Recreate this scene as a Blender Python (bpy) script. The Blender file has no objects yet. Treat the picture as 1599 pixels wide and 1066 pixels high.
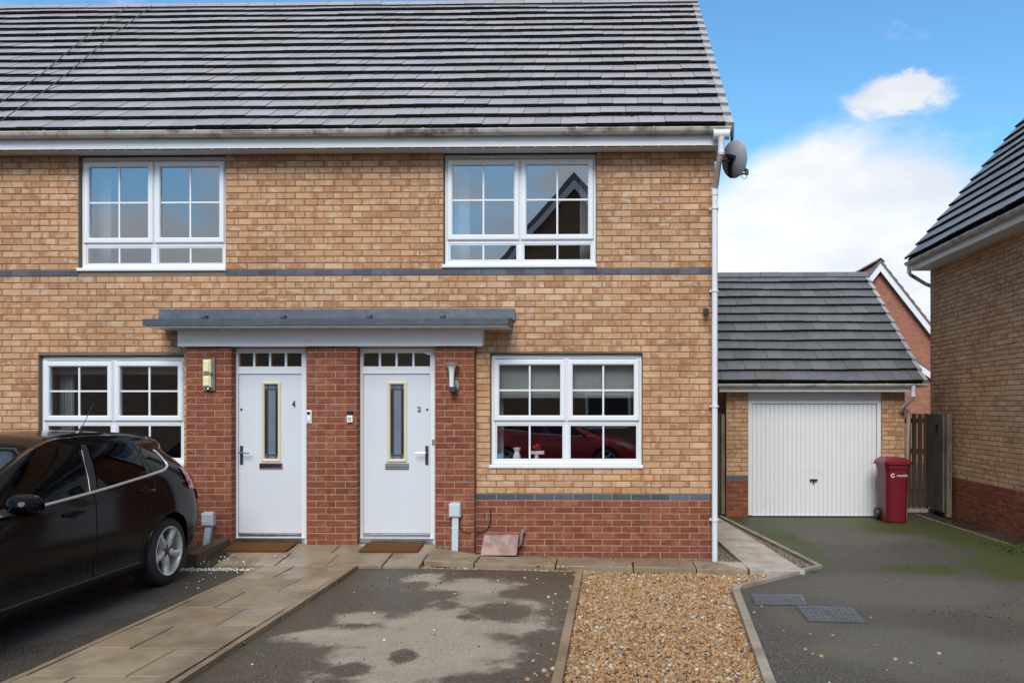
import bpy, bmesh, math, random
import numpy as np
from mathutils import Vector, Matrix, Euler

random.seed(7)
rng = np.random.default_rng(7)
R = math.radians
SC = bpy.context.scene
COL = SC.collection

# ------------------------------------------------------------------ camera
CAM_Y, CAM_Z, YAW, FPX, PPX, PPY = -9.0, 1.69, 0.019, 1208.0, 934.0, 635.0
cam_d = bpy.data.cameras.new('camera')
cam = bpy.data.objects.new('camera', cam_d)
COL.objects.link(cam)
cam.location = (0, CAM_Y, CAM_Z)
cam.rotation_euler = (R(90), 0, YAW)
cam_d.sensor_width = 36
cam_d.lens = FPX / 1599 * 36
cam_d.shift_x = -(PPX - 799.5) / 1599
cam_d.shift_y = (PPY - 533) / 1599
cam_d.clip_end = 2000
SC.camera = cam

# ------------------------------------------------------------------ world, sun, exposure
world = bpy.data.worlds.new('World')
SC.world = world
world.use_nodes = True
SUN_AZ = Vector((-0.04, -0.78, 0.74)).normalized()
SUN_EL = math.asin(SUN_AZ.z)
SKY_STRENGTH = 0.085
SUN_STRENGTH = 1.5
SUN_ANGLE = 32
EXPOSURE = 1.1
SC.view_settings.view_transform = 'Standard'
SC.view_settings.look = 'None'
SC.view_settings.gamma = 1
SC.view_settings.use_curve_mapping = False
SC.view_settings.exposure = EXPOSURE

sd = bpy.data.lights.new('sun', 'SUN')
sd.energy = SUN_STRENGTH
sd.angle = R(SUN_ANGLE)
sd.color = (1.0, 0.93, 0.83)
sun = bpy.data.objects.new('sun', sd)
COL.objects.link(sun)
sun.rotation_euler = SUN_AZ.to_track_quat('Z', 'Y').to_euler()
sun.location = (8, -10, 20)


class NT:
    """small helper round a node tree"""
    def __init__(self, tree):
        self.t = tree
        self.n = tree.nodes
        self.l = tree.links

    def new(self, typ, ins=None, **attrs):
        nd = self.n.new(typ)
        for k, v in attrs.items():
            setattr(nd, k, v)
        for k, v in (ins or {}).items():
            self.set(nd.inputs[k], v)
        return nd

    def set(self, sock, v):
        if isinstance(v, bpy.types.NodeSocket):
            self.l.new(v, sock)
        elif isinstance(v, bpy.types.Node):
            self.l.new(v.outputs[0], sock)
        else:
            if sock.type == 'RGBA' and hasattr(v, '__len__') and len(v) == 3:
                v = (*v, 1)
            sock.default_value = v

    def math(self, op, a, b=0.0, clamp=False):
        nd = self.new('ShaderNodeMath', operation=op, use_clamp=clamp)
        self.set(nd.inputs[0], a)
        self.set(nd.inputs[1], b)
        return nd.outputs[0]

    def vmath(self, op, a, b=(0, 0, 0)):
        nd = self.new('ShaderNodeVectorMath', operation=op)
        self.set(nd.inputs[0], a)
        self.set(nd.inputs[1], b)
        return nd.outputs['Value'] if op in ('LENGTH', 'DISTANCE', 'DOT_PRODUCT') else nd.outputs[0]

    def mix(self, fac, a, b, blend='MIX'):
        nd = self.new('ShaderNodeMix', data_type='RGBA', blend_type=blend)
        self.set(nd.inputs['Factor'], fac)
        self.set(nd.inputs['A'], a) if False else self.set(nd.inputs[6], a)
        self.set(nd.inputs[7], b)
        return nd.outputs[2]

    def noise(self, vec, scale=5, detail=4, rough=.55, dist=0.0):
        nd = self.new('ShaderNodeTexNoise', {'Scale': scale, 'Detail': detail, 'Roughness': rough, 'Distortion': dist})
        if vec is not None:
            self.set(nd.inputs['Vector'], vec)
        return nd.outputs[0]

    def ramp(self, fac, stops, interp='LINEAR'):
        nd = self.new('ShaderNodeValToRGB')
        cr = nd.color_ramp
        cr.interpolation = interp
        while len(cr.elements) < len(stops):
            cr.elements.new(.5)
        for e, (p, c) in zip(cr.elements, stops):
            e.position = p
            e.color = (*c, 1) if hasattr(c, '__len__') else (c, c, c, 1)
        self.set(nd.inputs[0], fac)
        return nd.outputs[0]

    def sstep(self, x, lo, hi):
        nd = self.new('ShaderNodeMapRange', interpolation_type='SMOOTHSTEP')
        self.set(nd.inputs[0], x)
        nd.inputs[1].default_value = lo
        nd.inputs[2].default_value = hi
        return nd.outputs[0]

    def pos(self):
        return self.new('ShaderNodeNewGeometry').outputs['Position']

    def scaled(self, vec, s):
        return self.vmath('MULTIPLY', vec, s)


# sky: physical blue with broken cloud, thickest towards the horizon
wt = NT(world.node_tree)
wt.n.clear()
sky = wt.new('ShaderNodeTexSky', sky_type='NISHITA')
sky.sun_disc = False
sky.sun_elevation = SUN_EL
sky.sun_rotation = math.atan2(SUN_AZ.x, SUN_AZ.y)
sky.air_density = 1.0
sky.dust_density = 0.3
sky.ozone_density = 2.0
tc = wt.new('ShaderNodeTexCoord').outputs['Generated']
sx = wt.new('ShaderNodeSeparateXYZ', {0: tc})
flat = wt.vmath('ADD', wt.scaled(tc, (1.0, 1.0, 2.1)), (3.35, 1.2, 0.4))
n1 = wt.noise(flat, 3.0, 7, .55, .2)
n2 = wt.noise(flat, 11.0, 5, .62)
den = wt.math('ADD', wt.math('MULTIPLY', n1, 1.25), wt.math('MULTIPLY', n2, .42))
low = wt.sstep(sx.outputs[2], .44, .08)
den = wt.math('ADD', den, wt.math('MULTIPLY', low, .34))
den = wt.math('ADD', den, wt.math('MULTIPLY', wt.sstep(sx.outputs[2], .26, .06), .16))
den = wt.math('SUBTRACT', den, .435)
hi_ = wt.sstep(sx.outputs[2], .52, .78)
den = wt.math('ADD', den, wt.math('MULTIPLY', hi_, .30))
pn = wt.math('MULTIPLY', wt.math('SUBTRACT', n2, .5), .17)
tcs = wt.scaled(tc, (1, 1, 1.8))
for pd, rad, amt in ((Vector((.355, 1, .405)), .060, .34), (Vector((.405, 1, .408)), .062, .36), (Vector((.29, 1, .315)), .12, .07), (Vector((.40, 1, .30)), .10, .07),
                     (Vector((.24, 1, .53)), .20, -.34), (Vector((.45, 1, .25)), .12, .14), (Vector((.21, 1, .28)), .10, .12)):
    pd = pd.normalized()
    dd = wt.math('ADD', wt.vmath('DISTANCE', tcs, (pd.x, pd.y, pd.z * 1.8)), pn)
    den = wt.math('ADD', den, wt.math('MULTIPLY', wt.sstep(dd, rad, 0.0), amt))
cmask = wt.sstep(den, .44, .76)
cshade = wt.noise(flat, 5.0, 5, .55)
ccol = wt.mix(wt.sstep(cshade, .3, .7), (5.9, 5.85, 5.8), (4.6, 4.7, 4.9))
blue = wt.mix(1.0, sky.outputs[0], (.72, 1.12, 1.22), 'MULTIPLY')
out = wt.mix(wt.math('MULTIPLY', cmask, .93), blue, ccol)
bg = wt.new('ShaderNodeBackground', {'Color': out, 'Strength': SKY_STRENGTH})
wo = wt.new('ShaderNodeOutputWorld')
wt.l.new(bg.outputs[0], wo.inputs[0])

# ------------------------------------------------------------------ measuring helpers (photo measure -> metres)
_c, _s = math.cos(YAW), math.sin(YAW)


def PX(u, y=0.0):
    """metres along the street for a thing standing at depth y"""
    q = (u - PPX) / FPX
    D = y - CAM_Y
    return D * (q * _c - _s) / (_c + q * _s)


def PZ(v, y=0.0, x=0.0):
    d = -x * _s + (y - CAM_Y) * _c
    return CAM_Z - (v - PPY) * d / FPX


def cl(t, a=0., b=1.):
    return max(a, min(b, t))


def gz(x, y):
    """ground level: falls a little to the right and to the garage, ramps up to the doors"""
    z = -.02 * cl(x + 1.5, 0, 4) - .0136 * cl(y, 0, 5) * cl(x / 2)
    z += .10 * cl((y + .9) / .8) * cl((-1.75 - x) / .3)
    return z


# ------------------------------------------------------------------ materials
MATS = {}


def new_mat(name):
    m = bpy.data.materials.new(name)
    m.use_nodes = True
    nt = NT(m.node_tree)
    bs = nt.n['Principled BSDF']
    MATS[name] = m
    return m, nt, bs


def plain(name, col, rough=.5, metal=0.0, var=.12, vscale=6, bump=0.0, bscale=60, spec=.5, coat=0, dirt=None):
    m, nt, bs = new_mat(name)
    p = nt.pos()
    n = nt.noise(p, vscale, 5)
    c = nt.mix(n, tuple(x * (1 - var) for x in col), tuple(min(1, x * (1 + var)) for x in col))
    if dirt:
        dcol, lo, hi, dsc = dirt
        dn = nt.noise(p, dsc, 6, .6)
        c = nt.mix(nt.sstep(dn, lo, hi), c, dcol)
    nt.set(bs.inputs['Base Color'], c)
    nt.set(bs.inputs['Roughness'], nt.math('ADD', nt.math('MULTIPLY', nt.noise(p, vscale * 3, 3), .2), rough - .1))
    bs.inputs['Metallic'].default_value = metal
    bs.inputs['Specular IOR Level'].default_value = spec
    bs.inputs['Coat Weight'].default_value = coat
    if bump:
        b = nt.new('ShaderNodeBump', {'Strength': bump, 'Distance': .01, 'Height': nt.noise(p, bscale, 4)})
        nt.set(bs.inputs['Normal'], b.outputs[0])
    return m


def rnd_id(nt):
    oi = nt.new('ShaderNodeObjectInfo').outputs['Random']
    at = nt.new('ShaderNodeAttribute', attribute_name='rnd').outputs['Fac']
    return nt.math('FRACT', nt.math('ADD', oi, at))


def brick_mat(name, stops, streak, streak_amt, pale=None, rough=.85, pit=.5):
    m, nt, bs = new_mat(name)
    r = rnd_id(nt)
    p = nt.pos()
    sh = nt.new('ShaderNodeCombineXYZ', {0: nt.math('MULTIPLY', r, 37), 1: nt.math('MULTIPLY', r, 91), 2: nt.math('MULTIPLY', r, 53)}).outputs[0]
    q = nt.vmath('ADD', p, sh)
    base = nt.ramp(r, stops)
    # kiss marks: broad bands across the brick, flashed darker
    band = nt.noise(nt.scaled(q, (11, 11, 1.5)), 1.0, 2, .5)
    base = nt.mix(nt.math('MULTIPLY', nt.sstep(band, .53, .64), streak_amt), base, streak)
    if pale:
        pb = nt.noise(nt.scaled(q, (7, 7, 13)), 1.0, 4, .6)
        base = nt.mix(nt.math('MULTIPLY', nt.sstep(pb, .50, .68), .7), base, pale)
    # fine drag marks and pits
    dr = nt.noise(nt.scaled(q, (28, 28, 130)), 1.0, 4, .65)
    base = nt.mix(nt.math('MULTIPLY', nt.sstep(dr, .60, .72), pit), base, tuple(x * .35 for x in stops[0][1]))
    gr = nt.noise(q, 190, 2, .7)
    base = nt.mix(.25, base, nt.mix(1.0, base, nt.ramp(gr, [(.3, .45), (.7, 1.35)]), 'MULTIPLY'))
    dr_ = nt.sstep(nt.noise(nt.vmath('ADD', p, (2.3, 0, 1.1)), .55, 3, .5), .38, .62)
    base = nt.mix(dr_, nt.mix(1.0, base, (1.03, .97, .93), 'MULTIPLY'), nt.mix(1.0, base, (1.0, 1.02, 1.05), 'MULTIPLY'))
    # weather over the whole wall
    we = nt.noise(p, .9, 5, .6)
    base = nt.mix(nt.sstep(we, .42, .75), base, nt.mix(1.0, base, (.80, .78, .76), 'MULTIPLY'))
    nt.set(bs.inputs['Base Color'], base)
    bs.inputs['Roughness'].default_value = rough
    bs.inputs['Specular IOR Level'].default_value = .3
    h = nt.math('ADD', nt.math('MULTIPLY', dr, .8), nt.math('MULTIPLY', gr, .4))
    b = nt.new('ShaderNodeBump', {'Strength': .5, 'Distance': .004, 'Height': h})
    nt.set(bs.inputs['Normal'], b.outputs[0])
    return m


BUFF = brick_mat('buff_brick', [(0, (.40, .205, .10)), (.18, (.55, .325, .175)), (.36, (.47, .255, .13)), (.52, (.61, .395, .225)),
                                (.68, (.43, .215, .108)), (.84, (.57, .335, .185)), (1, (.50, .29, .155))], (.36, .155, .072), .7, (.62, .455, .33), pit=.7)
RED = brick_mat('red_brick', [(0, (.185, .052, .027)), (.3, (.245, .070, .035)), (.6, (.21, .058, .030)), (1, (.28, .088, .046))],
                (.16, .038, .024), .6, (.34, .135, .088), pit=.55)
BLUEB = brick_mat('blue_brick', [(0, (.060, .070, .092)), (.5, (.085, .10, .13)), (1, (.115, .13, .16))], (.06, .07, .10), .5, rough=.55, pit=.2)
GREYBUFF = brick_mat('drab_buff_brick', [(0, (.46, .265, .145)), (.25, (.60, .385, .22)), (.5, (.53, .32, .178)), (.75, (.66, .435, .255)),
                                         (1, (.46, .25, .138))], (.34, .155, .085), .6, (.64, .47, .31), pit=.4)


def mortar(name, col):
    return plain(name, col, .95, var=.25, vscale=9, bump=.6, bscale=160, spec=.1)


M_DARK = mortar('dark_mortar', (.205, .158, .112))
M_PALE = mortar('pale_mortar', (.36, .285, .205))
M_GREY = mortar('grey_mortar', (.22, .165, .12))


def tex_brick(name, c1, c2, mort, axis='xz', bw=.225, bh=.075):
    m, nt, bs = new_mat(name)
    p = nt.pos()
    s = nt.new('ShaderNodeSeparateXYZ', {0: p})
    a = s.outputs[0] if axis == 'xz' else s.outputs[1]
    v = nt.new('ShaderNodeCombineXYZ', {0: a, 1: s.outputs[2], 2: 0.0}).outputs[0]
    bt = nt.new('ShaderNodeTexBrick', {'Vector': v, 'Color1': c1, 'Color2': c2, 'Mortar': mort, 'Scale': 1.0,
                                       'Mortar Size': .006, 'Brick Width': bw, 'Row Height': bh, 'Bias': 0.0})
    c = nt.mix(nt.noise(p, 3, 5), bt.outputs[0], nt.mix(1.0, bt.outputs[0], (.75, .72, .7), 'MULTIPLY'))
    c = nt.mix(.35, c, nt.mix(1.0, c, nt.ramp(nt.noise(nt.scaled(p, (6, 6, 16)), 1.0, 3), [(.3, .5), (.7, 1.5)]), 'MULTIPLY'))
    nt.set(bs.inputs['Base Color'], c)
    bs.inputs['Roughness'].default_value = .9
    b = nt.new('ShaderNodeBump', {'Strength': .5, 'Distance': .006, 'Height': nt.math('SUBTRACT', 1.0, bt.outputs['Fac'])})
    nt.set(bs.inputs['Normal'], b.outputs[0])
    return m


SIDE_BUFF = tex_brick('side_wall_buff', (.50, .31, .16), (.42, .23, .11), (.16, .13, .10), 'yz')
FAR_RED = tex_brick('far_red_brick', (.40, .15, .09), (.33, .115, .07), (.36, .24, .18), 'xz')
FAR_RED_Y = tex_brick('far_red_brick_side', (.40, .15, .09), (.33, .115, .07), (.36, .24, .18), 'yz')
OPP_BRICK = tex_brick('opposite_brick', (.34, .20, .11), (.27, .15, .08), (.15, .12, .09), 'xz')
SIDE_DRAB = tex_brick('side_wall_drab', (.40, .27, .165), (.31, .20, .12), (.16, .125, .095), 'yz')


def tile_mat(name, c0, c1, moss, rough=.5, mossamt=.5):
    m, nt, bs = new_mat(name)
    r = rnd_id(nt)
    p = nt.pos()
    sh = nt.new('ShaderNodeCombineXYZ', {0: nt.math('MULTIPLY', r, 31), 1: nt.math('MULTIPLY', r, 17), 2: nt.math('MULTIPLY', r, 53)}).outputs[0]
    q = nt.vmath('ADD', p, sh)
    c = nt.mix(r, c0, c1)
    c = nt.mix(nt.math('MULTIPLY', nt.noise(q, 7, 5, .6), .5), c, tuple(x * .6 for x in c0))
    # pale lichen bloom and dark specks
    li = nt.noise(p, 38, 3, .7)
    c = nt.mix(nt.math('MULTIPLY', nt.sstep(li, .60, .72), .45), c, (.36, .36, .37))
    sp = nt.noise(q, 75, 2, .6)
    c = nt.mix(nt.math('MULTIPLY', nt.sstep(sp, .66, .72), .8), c, (.02, .022, .016))
    # brown-yellow algae on the highest courses and in drifts
    al = nt.noise(p, 1.3, 6, .65)
    c = nt.mix(nt.math('MULTIPLY', nt.sstep(al, .50, .75), mossamt), c, moss)
    nt.set(bs.inputs['Base Color'], c)
    nt.set(bs.inputs['Roughness'], nt.math('ADD', nt.math('MULTIPLY', nt.noise(q, 14, 3), .25), rough - .12))
    bs.inputs['Specular IOR Level'].default_value = .5
    b = nt.new('ShaderNodeBump', {'Strength': .35, 'Distance': .004, 'Height': nt.math('ADD', nt.noise(q, 120, 3), nt.math('MULTIPLY', nt.noise(q, 22, 2), 1.2))})
    nt.set(bs.inputs['Normal'], b.outputs[0])
    return m


TILE = tile_mat('roof_tile', (.285, .270, .305), (.382, .362, .402), (.30, .275, .21))
TILE_G = tile_mat('garage_tile', (.090, .098, .114), (.145, .155, .174), (.11, .112, .09), .45, .4)
TILE_R = tile_mat('right_roof_tile', (.15, .155, .165), (.23, .235, .25), (.16, .16, .14), .45, .35)
TILE_B = tile_mat('brown_tile', (.17, .10, .075), (.23, .14, .11), (.12, .10, .06), .7)
m, nt, bs = new_mat('tile_edge_moss_shade')  # mossy tile edges, near-black to carry the shadow line between courses too
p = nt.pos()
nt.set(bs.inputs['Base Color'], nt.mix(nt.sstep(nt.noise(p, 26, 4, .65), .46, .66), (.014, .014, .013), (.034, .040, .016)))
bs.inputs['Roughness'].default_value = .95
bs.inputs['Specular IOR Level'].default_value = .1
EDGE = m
MOSS = plain('moss', (.024, .029, .012), .95, var=.5, vscale=40, spec=.1)
VERGE = plain('verge_grey', (.38, .38, .385), .7, var=.2, vscale=8, dirt=((.15, .15, .14), .5, .75, 14))
UPVC = plain('white_upvc', (.74, .755, .785), .28, var=.03, vscale=2, dirt=((.55, .56, .56), .62, .85, 5))
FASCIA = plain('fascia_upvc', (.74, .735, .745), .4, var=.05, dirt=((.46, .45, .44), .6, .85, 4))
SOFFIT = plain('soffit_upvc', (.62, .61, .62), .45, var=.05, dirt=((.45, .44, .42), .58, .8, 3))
GUTTER = plain('gutter_plastic', (.56, .53, .48), .45, var=.14, dirt=((.15, .135, .11), .47, .70, 4.5))
PIPE_W = plain('white_pipe', (.68, .70, .73), .4, var=.05, dirt=((.45, .45, .44), .6, .8, 9))
PIPE_D = plain('dirty_pipe', (.36, .31, .27), .5, var=.15, dirt=((.2, .17, .14), .5, .75, 9))
DOORW = plain('door_white', (.60, .63, .675), .42, var=.03, vscale=3, bump=.12, bscale=220, dirt=((.62, .61, .59), .62, .85, 2.2))
GDOOR = plain('garage_door_white', (.70, .72, .75), .4, var=.03, vscale=2, dirt=((.55, .56, .56), .6, .85, 3))
CREAM = plain('cream_trim', (.66, .60, .42), .45, var=.06)
LEAD = plain('lead_sheet', (.062, .075, .096), .5, .1, var=.3, vscale=9, dirt=((.11, .13, .16), .5, .8, 7), bump=.3, bscale=18)
CHROME = plain('chrome', (.75, .75, .76), .18, 1.0, var=.05)
TRIMM = plain('satin_trim', (.62, .62, .63), .35, .6, var=.05)
ALU = plain('aluminium', (.62, .64, .67), .3, 1.0, var=.1)
BLACKP = plain('black_plastic', (.014, .014, .015), .45, var=.3)
DARKMET = plain('dark_metal', (.05, .052, .058), .4, .3, var=.2)
GREYP = plain('grey_plastic', (.50, .55, .60), .5, var=.06)
STEEL = plain('brushed_steel', (.30, .29, .28), .4, .6, var=.15)
LENSC = plain('cream_lens', (.80, .73, .42), .35, var=.05)
COIR = plain('coir_mat', (.150, .066, .024), .95, var=.4, vscale=80, bump=1.0, bscale=300, spec=.05)
PINKS = plain('pink_slab', (.36, .23, .20), .7, var=.15, vscale=9, bump=.3, bscale=120, dirt=((.24, .15, .13), .48, .56, 2.7))
TIMBER = plain('brown_stained_board', (.105, .062, .033), .8, var=.35, vscale=14, bump=.4, bscale=60)
DARKBRICK = tex_brick('passage_brick', (.16, .07, .05), (.12, .05, .04), (.10, .08, .06), 'xz')
INTER = plain('room_plaster', (.20, .205, .215), .9)
BLIND = plain('blind_fabric', (.30, .31, .30), .9, var=.1, vscale=30)
CURT = plain('curtain', (.30, .32, .34), .9, var=.2, vscale=12)
TILEBACK = plain('roof_underlay', (.02, .02, .02), .9)
DISH = plain('dish_grey', (.34, .37, .41), .5, var=.1)
BIN_R = plain('bin_maroon', (.155, .006, .016), .42, var=.15, vscale=5)
BIN_L = plain('bin_lid', (.175, .009, .020), .35, var=.15, vscale=5)
WHITE = plain('white_print', (.8, .8, .8), .5)
SCREEN = plain('doorbell_white', (.78, .79, .80), .3)
BRASS = plain('brass_dull', (.40, .33, .20), .45, .5)
PLANTER = plain('china_white', (.72, .74, .73), .3)
REDORN = plain('red_ornament', (.45, .02, .02), .4)
TAPE = plain('sticker_blue', (.16, .45, .62), .4)

m, nt, bs = new_mat('weathered_timber')
p = nt.pos()
gr = nt.noise(nt.scaled(p, (38, 38, 2.2)), 1.0, 6, .65, .4)
c = nt.ramp(gr, [(.25, (.055, .042, .028)), (.5, (.17, .14, .105)), (.78, (.28, .24, .185))])
c = nt.mix(nt.math('MULTIPLY', nt.sstep(nt.noise(p, 2.4, 4), .5, .7), .5), c, (.055, .060, .035))
nt.set(bs.inputs['Base Color'], c)
bs.inputs['Roughness'].default_value = .9
nt.set(bs.inputs['Normal'], nt.new('ShaderNodeBump', {'Strength': .5, 'Distance': .004, 'Height': gr}).outputs[0])
WOOD = m
WOOD_D = plain('dark_fence_wood', (.075, .052, .030), .9, var=.45, vscale=16, bump=.5, bscale=40)


def glass_mat(name, tint, ior, rough=0.0, warp=.0):
    m = bpy.data.materials.new(name)
    m.use_nodes = True
    m.use_transparent_shadow = True
    nt = NT(m.node_tree)
    nt.n.clear()
    tr = nt.new('ShaderNodeBsdfTransparent', {'Color': tint})
    gl = nt.new('ShaderNodeBsdfGlossy', {'Color': (.95, .97, 1, 1), 'Roughness': rough})
    if warp:
        b = nt.new('ShaderNodeBump', {'Strength': warp, 'Distance': .02, 'Height': nt.noise(nt.pos(), 1.6, 1)})
        nt.set(gl.inputs['Normal'], b.outputs[0])
    f0 = ((ior - 1) / (ior + 1)) ** 2
    lw = nt.new('ShaderNodeLayerWeight', {'Blend': .5}).outputs['Facing']
    fr = nt.math('ADD', f0, nt.math('MULTIPLY', 1 - f0, nt.math('POWER', lw, 5.0)))
    mx = nt.new('ShaderNodeMixShader')
    nt.l.new(fr, mx.inputs[0])
    nt.l.new(tr.outputs[0], mx.inputs[1])
    nt.l.new(gl.outputs[0], mx.inputs[2])
    o = nt.new('ShaderNodeOutputMaterial')
    nt.l.new(mx.outputs[0], o.inputs[0])
    return m


GLASS = glass_mat('window_glass', (.93, .95, .96, 1), 3.1, 0, .05)
CARGLASS = glass_mat('tinted_car_glass', (.20, .23, .22, 1), 1.28, .015)
SCRGLASS = glass_mat('windscreen_glass', (.55, .65, .62, 1), 1.7, .02)
FROST = plain('leaded_door_glass', (.14, .18, .21), .22, var=.2, vscale=5, spec=.9)

# ---- ground materials


def blobs(nt, p, lst, wob=.22, wsc=3.0):
    """union of soft ellipses with a wandering edge (stains with their own shape)"""
    s = nt.new('ShaderNodeSeparateXYZ', {0: p})
    nz = nt.math('MULTIPLY', nt.math('SUBTRACT', nt.noise(p, wsc, 7, .62), .5), wob * 4)
    acc = None
    for (cx, cy, rx, ry) in lst:
        dx = nt.math('DIVIDE', nt.math('SUBTRACT', s.outputs[0], cx), rx)
        dy = nt.math('DIVIDE', nt.math('SUBTRACT', s.outputs[1], cy), ry)
        d = nt.math('SQRT', nt.math('ADD', nt.math('MULTIPLY', dx, dx), nt.math('MULTIPLY', dy, dy)))
        acc = d if acc is None else nt.math('MINIMUM', acc, d)
    return nt.math('ADD', acc, nz)


def asphalt(name, dark, light, wet_rough=.45):
    m, nt, bs = new_mat(name)
    p = nt.pos()
    agg = nt.noise(p, 62, 4, .85)
    c = nt.mix(nt.sstep(agg, .34, .68), tuple(x * .35 for x in dark), tuple(x * 2.0 for x in dark))
    c = nt.mix(nt.math('MULTIPLY', nt.sstep(nt.noise(p, 1.6, 6, .6), .45, .72), .5), c, light)
    chips = nt.noise(nt.vmath('ADD', p, (5, 3, 1)), 62, 1, .5)
    c = nt.mix(nt.math('MULTIPLY', nt.sstep(chips, .66, .74), .75), c, (.27, .25, .22))
    return m, nt, bs, p, c, agg


def finish_asphalt(nt, bs, c, rough, agg, bump=.7):
    nt.set(bs.inputs['Base Color'], c)
    nt.set(bs.inputs['Roughness'], rough)
    bs.inputs['Specular IOR Level'].default_value = .25
    b = nt.new('ShaderNodeBump', {'Strength': bump, 'Distance': .005, 'Height': agg})
    nt.set(bs.inputs['Normal'], b.outputs[0])


m, nt, bs, p, c, agg = asphalt('left_drive_asphalt', (.046, .041, .036), (.066, .059, .051))
pat = nt.sstep(blobs(nt, p, [(-4.35, -3.1, .35, .5), (-4.1, -2.5, .2, .3), (-4.6, -3.9, .3, .6)], .28, 2.2), 1.05, .8)
c = nt.mix(nt.math('MULTIPLY', pat, .55), c, (.085, .083, .078))
finish_asphalt(nt, bs, c, .62, agg)
ASPH_L = m

m, nt, bs, p, c, agg = asphalt('middle_drive_asphalt', (.070, .055, .040), (.098, .077, .054))
dry = blobs(nt, p, [(-1.35, -3.55, .62, .72), (-1.85, -3.25, .55, .28), (-1.15, -2.75, .68, .42), (-1.35, -1.75, .5, .5),
                    (-.95, -2.25, .32, .5), (-1.9, -1.35, .22, .3), (-1.3, -4.5, .55, .5), (-2.05, -2.7, .22, .2)], .42, 3.3)
grain = nt.math('ADD', nt.math('MULTIPLY', nt.math('SUBTRACT', agg, .5), .9), nt.math('MULTIPLY', nt.math('SUBTRACT', nt.noise(p, 22, 4, .7), .5), .55))
dry = nt.math('ADD', dry, grain)
drym = nt.sstep(dry, 1.22, .78)
hole = blobs(nt, p, [(-1.78, -2.05, .40, .34), (-.92, -2.45, .34, .28), (-1.95, -1.55, .2, .18), (-1.45, -3.65, .09, .16),
                     (-1.72, -3.95, .13, .13), (-1.2, -2.62, .09, .07), (-.75, -1.8, .3, .2), (-.95, -4.2, .16, .2)], .50, 4.2)
hole = nt.math('ADD', hole, grain)
holem = nt.sstep(hole, 1.25, .7)
drym = nt.math('MULTIPLY', drym, nt.math('SUBTRACT', 1.0, holem))
drycol = nt.mix(nt.sstep(agg, .3, .72), (.25, .215, .165), (.51, .45, .355))
drycol = nt.mix(nt.math('MULTIPLY', nt.noise(p, 5, 5, .6), .5), drycol, (.24, .195, .145))
c = nt.mix(nt.math('MULTIPLY', drym, nt.math('ADD', .55, nt.math('MULTIPLY', nt.noise(p, 2.8, 5, .6), .6))), c, drycol)
rust = nt.sstep(blobs(nt, p, [(-2.2, -1.85, .18, .17), (-.72, -2.0, .16, .08), (-1.05, -2.0, .3, .2)], .2, 4), 1.2, .5)
c = nt.mix(nt.math('MULTIPLY', rust, .4), c, (.075, .042, .026))
edge = nt.sstep(nt.new('ShaderNodeSeparateXYZ', {0: p}).outputs[0], -2.4, -2.72)
c = nt.mix(nt.math('MULTIPLY', edge, .35), c, (.045, .05, .025))
rough = nt.math('ADD', .45, nt.math('MULTIPLY', drym, .4))
finish_asphalt(nt, bs, c, rough, agg)
ASPH_M = m

m, nt, bs, p, c, agg = asphalt('right_drive_asphalt', (.068, .059, .048), (.088, .077, .063))
xs = nt.new('ShaderNodeSeparateXYZ', {0: p}).outputs
pale = nt.sstep(blobs(nt, p, [(2.9, -1.3, 1.4, .8), (2.2, -3.2, .7, .7), (3.2, 1.9, 1.1, .7), (3.3, -3.6, .8, .6)], .25, 1.4), 1.3, .5)
c = nt.mix(nt.math('MULTIPLY', pale, .45), c, (.14, .13, .118))
tan = nt.sstep(blobs(nt, p, [(1.55, -2.5, .3, .5), (1.7, -3.3, .35, .2), (3.8, -2.2, .6, .3)], .25, 3), 1.2, .4)
c = nt.mix(nt.math('MULTIPLY', tan, .4), c, (.13, .11, .075))
gm = blobs(nt, p, [(3.2, 3.9, 2.2, .75), (2.35, 1.6, .32, 2.2), (4.95, 1.7, .55, 2.4), (4.6, -.2, .7, .9), (3.5, -.35, .55, .35), (4.3, 3.0, .9, .8)], .22, 1.7)
clump = nt.math('ADD', nt.math('MULTIPLY', nt.noise(p, 30, 5, .75), .6), nt.math('MULTIPLY', nt.noise(p, 6, 4, .6), .4))
gmm = nt.sstep(nt.math('SUBTRACT', nt.math('ADD', clump, nt.math('MULTIPLY', nt.sstep(gm, 1.5, .35), .42)), .42), .20, .46)
gmm = nt.math('MULTIPLY', gmm, nt.sstep(gm, 1.6, .9))
c = nt.mix(nt.math('MULTIPLY', gmm, .70), c, (.046, .072, .004))
finish_asphalt(nt, bs, c, nt.math('ADD', .58, nt.math('MULTIPLY', pale, .15)), agg)
ASPH_R = m
m, nt, bs, p, c, agg = asphalt('road_asphalt', (.055, .055, .056), (.08, .08, .08))
finish_asphalt(nt, bs, c, .8, agg)
ASPH_ROAD = m
SOIL = plain('soil', (.05, .04, .028), .95, var=.4, vscale=8)
GRAVELBASE = plain('gravel_base', (.13, .09, .05), .95, var=.5, vscale=60)


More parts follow.
